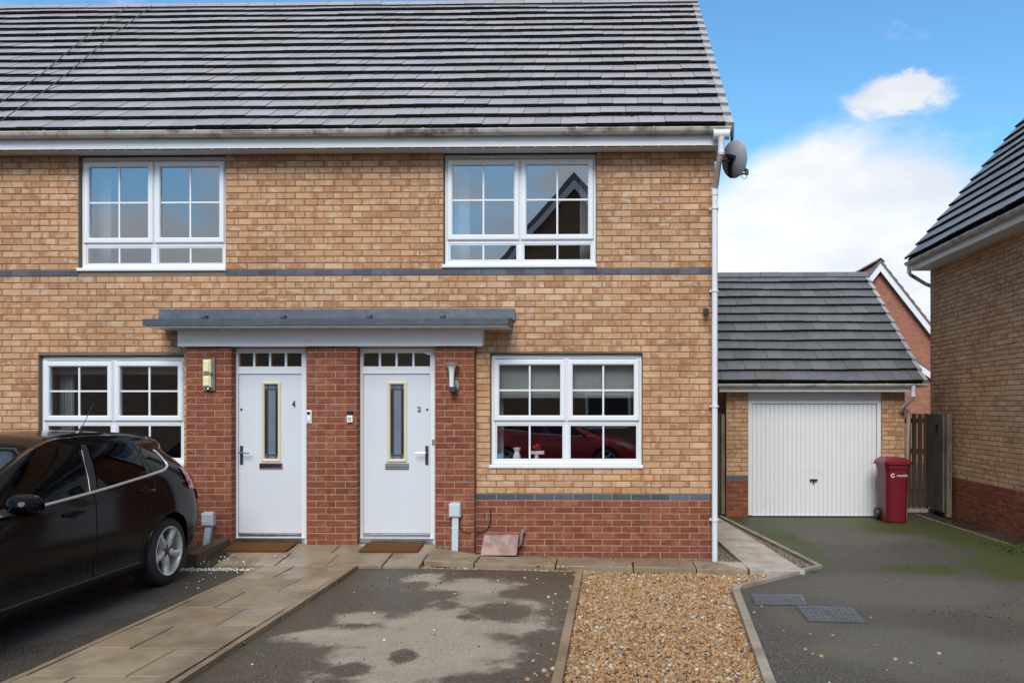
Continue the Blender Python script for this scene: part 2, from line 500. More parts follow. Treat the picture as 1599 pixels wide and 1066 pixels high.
def slab_mat(name, a, b, wet=.6):
    m, nt, bs = new_mat(name)
    r = rnd_id(nt)
    p = nt.pos()
    c = nt.mix(r, a, b)
    st = nt.noise(p, 2.4, 6, .62)
    c = nt.mix(nt.math('MULTIPLY', nt.sstep(st, .42, .66), .65), c, tuple(x * .55 for x in a))
    c = nt.mix(nt.math('MULTIPLY', nt.sstep(nt.noise(p, 9, 5, .65), .5, .75), .4), c, tuple(x * 1.25 for x in b))
    fine = nt.noise(p, 160, 3, .7)
    c = nt.mix(.3, c, nt.mix(1.0, c, nt.ramp(fine, [(.3, .5), (.7, 1.4)]), 'MULTIPLY'))
    c = nt.mix(nt.math('MULTIPLY', nt.sstep(nt.noise(p, 42, 2), .70, .76), .6), c, (.03, .026, .02))
    nt.set(bs.inputs['Base Color'], c)
    w = nt.sstep(nt.noise(nt.vmath('ADD', p, (3, 7, 0)), 1.1, 4), .40, .62)
    nt.set(bs.inputs['Roughness'], nt.math('SUBTRACT', .75, nt.math('MULTIPLY', w, wet)))
    nt.set(bs.inputs['Normal'], nt.new('ShaderNodeBump', {'Strength': .3, 'Distance': .003, 'Height': fine}).outputs[0])
    return m


SLAB = slab_mat('buff_slab', (.225, .172, .112), (.30, .235, .158), .45)
SLABW = slab_mat('grey_path_concrete', (.40, .36, .30), (.46, .42, .355), .15)
SLABD = slab_mat('wet_brown_concrete', (.045, .035, .028), (.06, .05, .04), .5)
KERB = slab_mat('concrete_edging', (.22, .155, .092), (.29, .21, .135), .2)
KERBG = slab_mat('grey_edging', (.27, .23, .18), (.35, .30, .245), .2)


def pebble_mat(name, stops, rough=.55):
    m, nt, bs = new_mat(name)
    at = nt.new('ShaderNodeAttribute', attribute_name='rnd').outputs['Fac']
    c = nt.ramp(at, stops)
    p = nt.pos()
    c = nt.mix(nt.math('MULTIPLY', nt.noise(p, 120, 3), .6), c, nt.mix(1.0, c, (.5, .45, .4), 'MULTIPLY'))
    nt.set(bs.inputs['Base Color'], c)
    bs.inputs['Roughness'].default_value = rough
    return m


PEB = pebble_mat('golden_pebbles', [(0, (.14, .072, .03)), (.15, (.36, .20, .085)), (.4, (.49, .295, .13)), (.6, (.36, .185, .075)), (.75, (.54, .375, .21)),
                                    (.88, (.20, .15, .11)), (.95, (.50, .43, .34)), (1, (.62, .58, .52))])
PEBG = pebble_mat('brown_pebbles', [(0, (.10, .075, .055)), (.3, (.22, .17, .125)), (.6, (.30, .24, .18)), (.85, (.18, .12, .085)), (1, (.42, .37, .31))])
PEBW = pebble_mat('white_chips', [(0, (.62, .61, .52)), (.5, (.80, .79, .70)), (1, (.88, .87, .80))])

# ---- car materials
m, nt, bs = new_mat('black_car_paint')
p = nt.pos()
s = nt.new('ShaderNodeSeparateXYZ', {0: p})
streak = nt.noise(nt.scaled(p, (42, 42, 1.3)), 1.0, 5, .65)
lowz = nt.sstep(s.outputs[2], .85, .12)
fac = nt.math('MULTIPLY', nt.math('POWER', lowz, 1.4), nt.math('ADD', .18, nt.math('MULTIPLY', nt.sstep(streak, .25, .85), .75)))
nt.set(bs.inputs['Base Color'], nt.mix(fac, (.0022, .0024, .0034), (.026, .0245, .0235)))
nt.set(bs.inputs['Roughness'], nt.math('ADD', .10, nt.math('MULTIPLY', nt.math('ADD', fac, nt.math('MULTIPLY', lowz, .2)), .5)))
bs.inputs['Coat Weight'].default_value = .0
bs.inputs['Specular IOR Level'].default_value = .14
nt.set(bs.inputs['Normal'], nt.new('ShaderNodeBump', {'Strength': .02, 'Distance': .02, 'Height': nt.noise(p, 5, 1)}).outputs[0])
PAINT_K = m
PAINT_R = plain('red_car_paint', (.55, .018, .03), .25, coat=.6)
TYRE = plain('tyre_rubber', (.017, .017, .018), .8, var=.3, bump=.3, bscale=90)
ALLOY = plain('alloy_silver', (.66, .64, .61), .34, .55, var=.12, vscale=16, dirt=((.16, .12, .09), .52, .8, 18))
LAMPR = plain('red_lamp', (.42, .012, .022), .15, coat=.8)
LAMPC = plain('clear_lamp', (.55, .5, .42), .2, coat=.5)
SEAM = plain('panel_gap', (.002, .002, .002), .9)


# ------------------------------------------------------------------ mesh building
OFF = {}


class MB:
    def __init__(self):
        self.v = []
        self.f = []
        self.m = []

    def add(self, vs, fs, mi=0):
        b = len(self.v)
        self.v.extend([tuple(x) for x in vs])
        for f in fs:
            self.f.append(tuple(b + i for i in f))
            self.m.append(mi)
        return self

    def box(self, x0, x1, y0, y1, z0, z1, mi=0):
        vs = [(x0, y0, z0), (x1, y0, z0), (x1, y1, z0), (x0, y1, z0), (x0, y0, z1), (x1, y0, z1), (x1, y1, z1), (x0, y1, z1)]
        return self.add(vs, [(0, 3, 2, 1), (4, 5, 6, 7), (0, 1, 5, 4), (1, 2, 6, 5), (2, 3, 7, 6), (3, 0, 4, 7)], mi)

    def hexa(self, vs, mi=0):
        return self.add(vs, [(0, 3, 2, 1), (4, 5, 6, 7), (0, 1, 5, 4), (1, 2, 6, 5), (2, 3, 7, 6), (3, 0, 4, 7)], mi)

    def bbox(self, x0, x1, y0, y1, z0, z1, b=.006, mi=0):
        """box with its front (-y) edges chamfered"""
        vs = [(x0, y0 + b, z0), (x1, y0 + b, z0), (x1, y0 + b, z1), (x0, y0 + b, z1),
              (x0 + b, y0, z0 + b), (x1 - b, y0, z0 + b), (x1 - b, y0, z1 - b), (x0 + b, y0, z1 - b),
              (x0, y1, z0), (x1, y1, z0), (x1, y1, z1), (x0, y1, z1)]
        fs = [(4, 5, 6, 7), (0, 1, 5, 4), (1, 2, 6, 5), (2, 3, 7, 6), (3, 0, 4, 7), (0, 8, 9, 1), (1, 9, 10, 2), (2, 10, 11, 3), (3, 11, 8, 0), (8, 11, 10, 9)]
        return self.add(vs, fs, mi)

    def frame(self, x0, x1, z0, z1, w, y0, y1, b=.008, wb=None, mi=0):
        """rectangular frame (four mitred bars with a bevelled inner lip), front face at y0"""
        wb = w if wb is None else wb
        o = [(x0, z0), (x1, z0), (x1, z1), (x0, z1)]
        i1 = [(x0 + w - b, z0 + wb - b), (x1 - w + b, z0 + wb - b), (x1 - w + b, z1 - w + b), (x0 + w - b, z1 - w + b)]
        i2 = [(x0 + w, z0 + wb), (x1 - w, z0 + wb), (x1 - w, z1 - w), (x0 + w, z1 - w)]
        oc = [(x0 + b, z0 + b), (x1 - b, z0 + b), (x1 - b, z1 - b), (x0 + b, z1 - b)]
        rings = [[(x, y1, z) for x, z in o], [(x, y0 + b, z) for x, z in o], [(x, y0, z) for x, z in oc], [(x, y0, z) for x, z in i1],
                 [(x, y0 + b, z) for x, z in i2], [(x, y1, z) for x, z in i2]]
        vs = [p for r in rings for p in r]
        fs = []
        for r in range(5):
            for k in range(4):
                a, c = r * 4 + k, r * 4 + (k + 1) % 4
                fs.append((a, c, c + 4, a + 4))
        return self.add(vs, fs, mi)

    def tube(self, pts, r, n=10, caps=True, mi=0):
        pts = [Vector(p) for p in pts]
        rs = r if hasattr(r, '__len__') else [r] * len(pts)
        rings = []
        up = None
        for i, p in enumerate(pts):
            d = (pts[min(i + 1, len(pts) - 1)] - pts[max(i - 1, 0)]).normalized()
            if up is None:
                up = Vector((0, 0, 1)) if abs(d.z) < .9 else Vector((0, 1, 0))
            a = d.cross(up).normalized()
            up = a.cross(d).normalized()
            rings.append([p + (a * math.cos(t) + up * math.sin(t)) * rs[i] for t in (2 * math.pi * k / n for k in range(n))])
        vs = [q for rg in rings for q in rg]
        fs = []
        for i in range(len(pts) - 1):
            for k in range(n):
                a, b = i * n + k, i * n + (k + 1) % n
                fs.append((a, b, b + n, a + n))
        if caps:
            fs.append(tuple(range(n - 1, -1, -1)))
            fs.append(tuple((len(pts) - 1) * n + k for k in range(n)))
        return self.add(vs, fs, mi)

    def lathe(self, prof, n=24, mat=None, mi=0):
        """prof: (radius, height) pairs round the local z axis, mat: Matrix"""
        mat = mat or Matrix()
        vs = []
        for r, z in prof:
            for k in range(n):
                t = 2 * math.pi * k / n
                vs.append(mat @ Vector((r * math.cos(t), r * math.sin(t), z)))
        fs = []
        for i in range(len(prof) - 1):
            for k in range(n):
                a, b = i * n + k, i * n + (k + 1) % n
                fs.append((a, b, b + n, a + n))
        return self.add(vs, fs, mi)

    def prism(self, poly, y0, y1, mi=0):
        """polygon in (x,z) extruded along y"""
        n = len(poly)
        vs = [(x, y0, z) for x, z in poly] + [(x, y1, z) for x, z in poly]
        fs = [tuple(range(n)), tuple(range(2 * n - 1, n - 1, -1))] + [(i + n, (i + 1) % n + n, (i + 1) % n, i) for i in range(n)]
        return self.add(vs, fs, mi)

    def grid(self, G, mi=0, flip=False):
        """G: array (a,b,3)"""
        a, b = len(G), len(G[0])
        vs = [tuple(G[i][j]) for i in range(a) for j in range(b)]
        fs = []
        for i in range(a - 1):
            for j in range(b - 1):
                f = (i * b + j, i * b + j + 1, (i + 1) * b + j + 1, (i + 1) * b + j)
                fs.append(f[::-1] if flip else f)
        return self.add(vs, fs, mi)

    def mesh(self, name, mats, offset=(0, 0, 0), smooth=False, recalc=True):
        me = bpy.data.meshes.new(name)
        ox, oy, oz = offset
        me.from_pydata([(x - ox, y - oy, z - oz) for x, y, z in self.v], [], self.f)
        for mm in (mats if isinstance(mats, (list, tuple)) else [mats]):
            me.materials.append(mm)
        if any(self.m):
            me.polygons.foreach_set('material_index', self.m)
        if recalc:
            bm = bmesh.new()
            bm.from_mesh(me)
            bmesh.ops.recalc_face_normals(bm, faces=bm.faces)
            bm.to_mesh(me)
            bm.free()
        if smooth:
            me.polygons.foreach_set('use_smooth', [True] * len(me.polygons))
            if smooth != 'all':
                me.set_sharp_from_angle(angle=R(38))
        me.update()
        return me

    def build(self, name, mats, parent=None, smooth=False, recalc=True, **props):
        off = OFF.get(parent.name, (0, 0, 0)) if parent else (0, 0, 0)
        o = bpy.data.objects.new(name, self.mesh(name, mats, off, smooth, recalc))
        COL.objects.link(o)
        if parent:
            o.parent = parent
            OFF[o.name] = off
        for k, v in props.items():
            o[k] = v
        return o


def thing(name, label, category, loc=(0, 0, 0), group=None):
    o = bpy.data.objects.new(name, None)
    o.empty_display_size = .2
    COL.objects.link(o)
    o.location = loc
    OFF[o.name] = tuple(loc)
    o['label'] = label
    o['category'] = category
    if group:
        o['group'] = group
    return o


def place(name, me, parent, loc, rot=None, scale=None):
    o = bpy.data.objects.new(name, me)
    COL.objects.link(o)
    if parent:
        o.parent = parent
        off = OFF.get(parent.name, (0, 0, 0))
        loc = (loc[0] - off[0], loc[1] - off[1], loc[2] - off[2])
    o.location = loc
    if rot:
        o.rotation_euler = rot
    if scale:
        o.scale = scale
    return o


def text_mesh(txt, size, depth, mat, name, M, parent):
    cu = bpy.data.curves.new('letters', 'FONT')
    cu.body = txt
    cu.size = size
    cu.extrude = depth
    cu.align_x = 'CENTER'
    cu.align_y = 'CENTER'
    tmp = bpy.data.objects.new('letters_tmp', cu)
    COL.objects.link(tmp)
    dg = bpy.context.evaluated_depsgraph_get()
    me = bpy.data.meshes.new_from_object(tmp.evaluated_get(dg))
    bpy.data.objects.remove(tmp)
    bpy.data.curves.remove(cu)
    me.materials.clear()
    me.materials.append(mat)
    off = Vector(OFF.get(parent.name, (0, 0, 0)))
    me.transform(Matrix.Translation(-off) @ M)
    o = bpy.data.objects.new(name, me)
    COL.objects.link(o)
    o.parent = parent
    OFF[o.name] = tuple(off)
    return o


FACE_CAM = Matrix.Rotation(R(90), 4, 'X')   # text lying in xy turned to face -y


def set_rnd(me, vals_per_face):
    at = me.attributes.new('rnd', 'FLOAT', 'FACE')
    at.data.foreach_set('value', np.asarray(vals_per_face, dtype=np.float32))


# ------------------------------------------------------------------ bricks
CAM = Vector((0, CAM_Y, CAM_Z))
UNIT = {}


def unit_brick(mat, var):
    """215 x 65 mm face, slightly uneven, arrises worn; local x along, -y out of the wall"""
    key = (mat.name, var)
    if key in UNIT:
        return UNIT[key]
    rr = random.Random(var * 17 + 3)
    j = lambda a: rr.uniform(-a, a)
    L, H, b = .1075, .0325, .004
    ys = j(.0015)
    vs = [(-L + j(.002), .004, -H + j(.0015)), (L + j(.002), .004, -H + j(.0015)), (L + j(.002), .004, H + j(.0015)), (-L + j(.002), .004, H + j(.0015))]
    fr = [(x * (1 - b / L), ys + j(.001), z * (1 - b / H)) for x, _, z in vs]
    bk = [(x, .03, z) for x, _, z in vs]
    v = vs + fr + bk
    f = [(4, 5, 6, 7), (0, 1, 5, 4), (1, 2, 6, 5), (2, 3, 7, 6), (3, 0, 4, 7), (0, 8, 9, 1), (1, 9, 10, 2), (2, 10, 11, 3), (3, 11, 8, 0)]
    me = bpy.data.meshes.new('brick')
    me.from_pydata(v, [], f)
    me.materials.append(mat)
    UNIT[key] = (me, np.array(v), f)
    return UNIT[key]


def lay_courses(x0, x1, z0, z1, openings, zone, plane, bricks, gauge=.0749, bond=.225, phase=0.0, zref=0.0, split=None):
    """collect bricks for a wall face. openings: (x0,x1,z0,z1). zone(x,z)->material. plane: (kind, const)"""
    n0 = math.ceil((z0 - zref) / gauge - .5)
    n1 = math.floor((z1 - zref) / gauge + .5)
    for n in range(n0, n1 + 1):
        zc = zref + n * gauge
        if zc < z0 + .01 or zc > z1 - .012:
            continue
        segs = [(x0, x1)]
        for (a, b, c, d) in openings:
            if c - .030 < zc < d + .030:
                ns = []
                for (s, e) in segs:
                    if b <= s or a >= e:
                        ns.append((s, e))
                    else:
                        if a > s:
                            ns.append((s, a))
                        if b < e:
                            ns.append((b, e))
                segs = ns
        st = x0 + phase + (n % 2) * bond / 2
        for (s, e) in segs:
            k = math.floor((s - st) / bond + 1e-6)
            cuts = []
            while st + k * bond < e - 1e-6:
                a = max(s, st + k * bond)
                b = min(e, st + (k + 1) * bond)
                k += 1
                cuts.append([a, b])
            if len(cuts) > 1 and cuts[0][1] - cuts[0][0] < .045:
                cut0 = cuts.pop(0)
                cuts[0][0] = cut0[0]
            if len(cuts) > 1 and cuts[-1][1] - cuts[-1][0] < .045:
                cut0 = cuts.pop()
                cuts[-1][1] = cut0[1]
            for a, b in cuts:
                if b - a < .02:
                    continue
                xc = (a + b) / 2
                bricks.append((xc, zc, b - a - .010, zone(xc, zc), plane))


def emit_bricks(bricks, parent, limit=300, visible=None):
    """largest in view become parts of their own, the rest one stuff part"""
    def wpos(b):
        kind, c = b[4]
        return Vector((b[0], c, b[1])) if kind == 'y' else Vector((c, b[0], b[1]))

    def score(b):
        p = wpos(b)
        d = (p - CAM).length
        s = b[2] / d
        if b[4][0] == 'x':
            s *= abs(p.x) / d
        if visible and not visible(p):
            s *= .01
        return s
    order = sorted(range(len(bricks)), key=lambda i: -score(bricks[i]) - random.random() * 1e-5)
    solo, rest = order[:limit], order[limit:]
    for i in solo:
        xc, zc, ln, mat, pl = bricks[i]
        me = unit_brick(mat, random.randrange(8))[0]
        p = wpos(bricks[i])
        rot = None if pl[0] == 'y' else (0, 0, -math.pi / 2)
        o = place('brick', me, parent, (p.x, p.y, p.z), rot, (ln / .215, 1, 1))
    if rest:
        mats = list({bricks[i][3].name: bricks[i][3] for i in rest}.values())
        idx = {m_.name: k for k, m_ in enumerate(mats)}
        V, F, MI, RN = [], [], [], []
        off = np.array(OFF.get(parent.name, (0, 0, 0)))
        for i in rest:
            xc, zc, ln, mat, pl = bricks[i]
            _, v, f = unit_brick(mat, random.randrange(8))
            w = v * np.array((ln / .215, 1, 1))
            if pl[0] == 'x':
                w = np.stack([w[:, 1], -w[:, 0], w[:, 2]], 1)
            w = w + np.array(wpos(bricks[i])) - off
            b0 = len(V) * 12
            V.append(w)
            r = random.random()
            for q in f:
                F.append(tuple(b0 + t for t in q))
                MI.append(idx[mat.name])
                RN.append(r)
        me = bpy.data.meshes.new('brickwork')
        me.from_pydata(np.concatenate(V).tolist(), [], F)
        for mm in mats:
            me.materials.append(mm)
        me.polygons.foreach_set('material_index', MI)
        set_rnd(me, RN)
        o = bpy.data.objects.new('brickwork', me)
        COL.objects.link(o)
        o.parent = parent
        o['kind'] = 'stuff'


def wall_panels(mb, x0, x1, z0, z1, openings, y0, y1, mi=0):
    """solid wall with rectangular holes"""
    xs = sorted({x0, x1, *[max(x0, min(x1, o[0])) for o in openings], *[max(x0, min(x1, o[1])) for o in openings]})
    for a, b in zip(xs, xs[1:]):
        if b - a < 1e-6:
            continue
        mid = (a + b) / 2
        zs = [(z0, z1)]
        for o in openings:
            if o[0] < mid < o[1]:
                ns = []
                for s, e in zs:
                    if o[3] <= s or o[2] >= e:
                        ns.append((s, e))
                    else:
                        if o[2] > s:
                            ns.append((s, o[2]))
                        if o[3] < e:
                            ns.append((o[3], e))
                zs = ns
        for s, e in zs:
            mb.box(a, b, y0, y1, s, e, mi)


# ------------------------------------------------------------------ setting: ground
def poly_sheet(name, pts, dz, mat, step=.6, base=None, kind='structure', zfun=None, wob=0.0):
    bm = bmesh.new()
    vs = [bm.verts.new((x, y, 0)) for x, y in pts]
    bm.faces.new(vs)
    xs = [p[0] for p in pts]
    ys = [p[1] for p in pts]
    for k, (lo, hi, nrm) in enumerate(((min(xs), max(xs), (1, 0, 0)), (min(ys), max(ys), (0, 1, 0)))):
        t = math.ceil(lo / step) * step
        while t < hi:
            if t > lo + .01 and t < hi - .01:
                bmesh.ops.bisect_plane(bm, geom=bm.verts[:] + bm.edges[:] + bm.faces[:], plane_co=Vector(nrm) * t, plane_no=nrm)
            t += step
    if base:
        r = bmesh.ops.extrude_face_region(bm, geom=bm.faces[:])
        for v in [g for g in r['geom'] if isinstance(g, bmesh.types.BMVert)]:
            v.co.z = 1.0
    for v in bm.verts:
        top = v.co.z > .5 or not base
        z = (zfun or gz)(v.co.x, v.co.y)
        v.co.z = z + dz - (0 if top else base)
    bmesh.ops.recalc_face_normals(bm, faces=bm.faces)
    if not base:
        for f in bm.faces:
            if f.normal.z < 0:
                f.normal_flip()
    me = bpy.data.meshes.new(name)
    bm.to_mesh(me)
    bm.free()
    me.materials.append(mat)
    o = bpy.data.objects.new(name, me)
    COL.objects.link(o)
    if kind:
        o['kind'] = kind
    return o


g = MB()
g.add([(-400, -400, -.26), (400, -400, -.26), (400, 400, -.26), (-400, 400, -.26)], [(0, 1, 2, 3)])
g.build('ground', SOIL, kind='structure')

XL, XR = -3.70, -2.745                # side path between its edgings
DR0, DR1 = -2.69, -.385               # middle drive
poly_sheet('left_driveway', [(-10, -7.2), (-3.76, -7.2), (-3.74, -.86), (-10, -.86)], -.035, ASPH_L)
poly_sheet('middle_driveway', [(DR0, -7.2), (DR1, -7.2), (DR1, -.80), (DR0, -.80)], -.035, ASPH_M)
KP = [(1.80, 3.95), (2.33, -.30), (1.42, -1.22), (1.27, -1.36), (1.20, -1.55), (1.02, -4.04), (.86, -7.2)]
poly_sheet('right_driveway', KP + [(5.18, -7.2), (5.18, 4.5), (4.0, 4.5), (4.0, 4.12), (1.80, 4.12)], -.035, ASPH_R)
poly_sheet('side_passage_floor', [(5.23, -3.2), (5.72, -3.2), (5.72, 7.0), (4.97, 7.0), (4.97, 4.5), (5.23, 4.5)], -.04, SLABD)
poly_sheet('garden_bed', [(-10, -.84), (-4.15, -.84), (-4.15, -.02), (-10, -.02)], -.025, SOIL)
poly_sheet('gravel_bed', [(-.325, -5.4), (.97, -5.4), (1.0, -4.04), (1.17, -1.55), (1.3, -1.2), (2.28, -.3), (1.90, 3.9), (1.2, 3.9),
                          (1.2, -.02), (-2.0, -.02), (-2.0, -.78), (-.325, -.78)], -.075, GRAVELBASE)
poly_sheet('street', [(-60, -22), (60, -22), (60, -7.2), (-60, -7.2)], -.06, ASPH_ROAD, step=8)


def strip_between(mb, pts, w, h, dz, zfun=gz, seg=.9, gap=.004):
    """edging stones laid along a polyline, returned as a list of hexahedra"""
    out = []
    for (a, b) in zip(pts, pts[1:]):
        a, b = Vector(a), Vector(b)
        L = (b - a).length
        n = max(1, round(L / seg))
        d = (b - a) / L
        nrm = Vector((-d.y, d.x)) * w / 2
        for k in range(n):
            p, q = a + d * (L * k / n + gap), a + d * (L * (k + 1) / n - gap)
            c = [p - nrm, q - nrm, q + nrm, p + nrm]
            out.append([(v.x, v.y, zfun(v.x, v.y) + dz - h) for v in c] + [(v.x, v.y, zfun(v.x, v.y) + dz) for v in c])
    return out


def kerb_line(name, pts, w, dz, mat, seg=.9):
    root = None
    base = MB()
    for k, hx in enumerate(strip_between(None, pts, w, .14, dz, seg=seg)):
        if root is None:
            root = bpy.data.objects.new(name, None)
            COL.objects.link(root)
            root['kind'] = 'structure'
            OFF[root.name] = (0, 0, 0)
        MB().hexa(hx).build('edging_stone', mat, root)
    return root


kerb_line('path_edging', [(-3.745, -7.1), (-3.715, -.88)], .05, .0, KERB)
kerb_line('path_edging', [(-2.665, -7.1), (-2.735, -.82)], .05, .0, KERB)
kerb_line('drive_edging', [(-.355, -7.1), (-.35, -.79)], .065, -.005, KERB)
kerb_line('drive_kerb', [(x - .02, y) for x, y in KP[::-1]], .07, .0, KERBG)
kerb_line('passage_edging', [(5.2, -3.2), (5.2, 4.4)], .05, -.01, KERB)

# ---- paving slabs, each its own stone
path = bpy.data.objects.new('paved_path', None)
COL.objects.link(path)
path['kind'] = 'structure'
OFF[path.name] = (0, 0, 0)


def slab(x0, x1, y0, y1, mat=SLAB, par=None, dz=0.0, g_=.0075, th=.06, pts=None):
    pts = pts or [(x0 + g_, y0 + g_), (x1 - g_, y0 + g_), (x1 - g_, y1 - g_), (x0 + g_, y1 - g_)]
    dz += random.uniform(-.004, .004)
    t = [random.uniform(-.003, .003) for _ in pts]
    b = .004
    cx = sum(p[0] for p in pts) / len(pts)
    cy = sum(p[1] for p in pts) / len(pts)
    n = len(pts)
    top, mid, bot = [], [], []
    for (x, y), tt in zip(pts, t):
        z = gz(x, y) + dz + tt
        l = math.hypot(x - cx, y - cy)
        k = 1 - b / l
        top.append((cx + (x - cx) * k, cy + (y - cy) * k, z))
        mid.append((x, y, z - b))
        bot.append((x, y, z - th))
    vs = top + mid + bot
    fs = [tuple(range(n))]
    for r in range(2):
        for k in range(n):
            a, c = r * n + k, r * n + (k + 1) % n
            fs.append((a, a + n, c + n, c))
    MB().add(vs, fs).build('paving_slab', mat, par or path)


rows = [-.84]
while rows[-1] > -7.1:
    rows.append(rows[-1] - .56)
for i, (a, b) in enumerate(zip(rows, rows[1:])):
    cut = XL + (.325 if i % 2 == 0 else .64)
    jl = random.uniform(-.01, .01)
    slab(XL, cut + jl, b, a)
    slab(cut + jl, XR, b, a)
# apron before the doors: two rows, split to suit
r0, r1, r2 = -.84, -.40, -.06
for (a, b, xs) in ((r0, r1, [-4.25, -3.60, -3.05, -2.45, -2.05]), (r1, r2, [-4.35, -3.85, -3.15, -2.55, -2.02])):
    for s, e in zip(xs, xs[1:]):
        slab(s, e, a, b)
# strip along the house, front edge raised above the gravel
xs = [-2.05, -1.50, -.62, .22, .90]
fy0, fy1 = -.68, -.235
for s, e in zip(xs, xs[1:]):
    slab(s, e, fy0, fy1 if s > -1.6 else -.2)
slab(0, 0, 0, 0, SLAB, pts=[(.905, -.675), (1.445, -.665), (1.13, -.245), (.905, -.24)])
slab(0, 0, 0, 0, SLABW, pts=[(1.00 + .14, -.24), (1.45, -.66), (1.47, -.36), (1.44, -.235)], dz=-.001)
for a, b in ((-.665, .9), (.9, 2.4), (2.4, 3.7)):
    ex_ = lambda y: 2.06 - .078 * (y + .66)
    slab(0, 0, 0, 0, SLABW, pts=[(1.475 - .05 * (a + .66), a + .006), (ex_(a), a + .006), (ex_(b), b - .006), (1.475 - .05 * (b + .66), b - .006)])

# ---- loose stones
ICO_V = None


def ico():
    global ICO_V
    if ICO_V is None:
        bm = bmesh.new()
        bmesh.ops.create_icosphere(bm, subdivisions=1, radius=1)
        ICO_V = (np.array([v.co[:] for v in bm.verts]), np.array([[v.index for v in f.verts] for f in bm.faces]))
        bm.free()
    return ICO_V


def inside(poly, X, Y):
    c = np.zeros(len(X), bool)
    n = len(poly)
    for i in range(n):
        x0, y0 = poly[i]
        x1, y1 = poly[(i + 1) % n]
        cond = ((y0 > Y) != (y1 > Y))
        with np.errstate(divide='ignore', invalid='ignore'):
            c ^= cond & (X < (x1 - x0) * (Y - y0) / (y1 - y0 + 1e-12) + x0)
    return c


def pebbles(name, P, size, mat, label=None, squash=.7, parent=None):
    """P: (n,3) centres"""
    n = len(P)
    bv, bf = ico()
    sc = size[0] + (size[1] - size[0]) * rng.random(n) ** 1.6
    st = np.stack([rng.uniform(.8, 1.3, n), rng.uniform(.75, 1.1, n), rng.uniform(.5, .85, n)], 1) * sc[:, None]
    V = bv[None] * st[:, None, :] * rng.uniform(.82, 1.15, (n, len(bv), 1))
    a = rng.uniform(0, 6.28, n)
    t = rng.uniform(-.6, .6, n)
    x, y, z = V[..., 0], V[..., 1], V[..., 2]
    y2 = y * np.cos(t)[:, None] - z * np.sin(t)[:, None]
    z2 = y * np.sin(t)[:, None] + z * np.cos(t)[:, None]
    xr = x * np.cos(a)[:, None] - y2 * np.sin(a)[:, None]
    yr = x * np.sin(a)[:, None] + y2 * np.cos(a)[:, None]
    V = np.stack([xr, yr, z2], -1) + P[:, None, :]
    F = bf[None] + (np.arange(n) * len(bv))[:, None, None]
    V = V.reshape(-1, 3)
    F = F.reshape(-1, 3)
    me = bpy.data.meshes.new(name)
    me.vertices.add(len(V))
    me.vertices.foreach_set('co', V.astype(np.float32).ravel())
    me.loops.add(F.size)
    me.loops.foreach_set('vertex_index', F.ravel().astype(np.int32))
    me.polygons.add(len(F))
    me.polygons.foreach_set('loop_start', np.arange(0, F.size, 3, dtype=np.int32))
    me.polygons.foreach_set('loop_total', np.full(len(F), 3, dtype=np.int32))
    me.update(calc_edges=True)
    me.materials.append(mat)
    set_rnd(me, np.repeat(rng.random(n), len(bf)))
    o = bpy.data.objects.new(name, me)
    COL.objects.link(o)
    o['kind'] = 'stuff'
    return o


def scatter(poly, spacing, layers=1, dz=0.0, lift=.012, hump=0.0):
    xs = [p[0] for p in poly]
    ys = [p[1] for p in poly]
    out = []
    for l in range(layers):
        X, Y = np.meshgrid(np.arange(min(xs), max(xs), spacing), np.arange(min(ys), max(ys), spacing))
        X = X.ravel() + rng.uniform(-.5, .5, X.size) * spacing
        Y = Y.ravel() + rng.uniform(-.5, .5, Y.size) * spacing
        k = inside(poly, X, Y)
        X, Y = X[k], Y[k]
        Z = np.array([gz(a, b) for a, b in zip(X, Y)]) + dz + l * lift + rng.uniform(-.006, .006, len(X))
        if hump:
            Z += hump * (np.sin(X * 3.1 + 1) * np.sin(Y * 2.3) + .6 * np.sin(X * 7 + Y * 5))
        out.append(np.stack([X, Y, Z], 1))
    return np.concatenate(out)


GRAV = [(-.315, -5.0), (.955, -5.0), (.985, -4.04), (1.155, -1.56), (1.22, -1.33), (1.38, -1.16), (2.22, -.34), (2.06, -.69), (-.315, -.695)]
pts = [scatter(GRAV, .0235, 2, -.066, .014, .006), scatter([(-2.66, -.80), (-.31, -.80), (-.31, -.695), (-2.66, -.695)], .018, 2, -.066, .012)]
# a few kicked on to the slabs and drive
loose = np.array([(random.uniform(-2.4, 1.2), random.uniform(-1.3, -.3)) for _ in range(46)])
loose = np.concatenate([loose, [(random.uniform(-.6, -.39), random.uniform(-4.2, -.9)) for _ in range(25)],
                        [(random.uniform(1.2, 2.4), random.uniform(-4.2, -1.6)) for _ in range(26)]])
lz = np.array([gz(a, b) - (.03 if b < -.8 else -.004) for a, b in loose])
pts.append(np.column_stack([loose, lz]))
pebbles('golden_gravel', np.concatenate(pts), (.009, .024), PEB)
pts = [scatter([(-2.0, -.23), (1.14, -.235), (1.36, -.30), (1.46, -.02), (-2.0, -.01)], .0175, 2, -.045, .012),
       scatter([(-1.99, -.2), (-1.62, -.2), (-1.62, -.03), (-1.99, -.03)], .016, 2, -.005, .01),
       scatter([(1.2, -.2), (1.46, -.3), (1.26, 3.7), (1.2, 3.7)], .019, 1, -.05, .012),
       scatter([(2.08, -.62), (2.28, -.34), (1.78, 3.9), (1.25, 3.9), (1.25, 3.68), (1.72, 3.65)], .019, 2, -.050, .012)]
pebbles('brown_gravel', np.concatenate(pts), (.007, .014), PEBG)
pts = [scatter([(-6.5, -.99), (-3.72, -.99), (-3.64, -.87), (-6.5, -.87)], .017, 1, -.022, .01)]
sc_ = np.array([(random.gauss(-4.15, .35), random.gauss(-.78, .16)) for _ in range(70)])
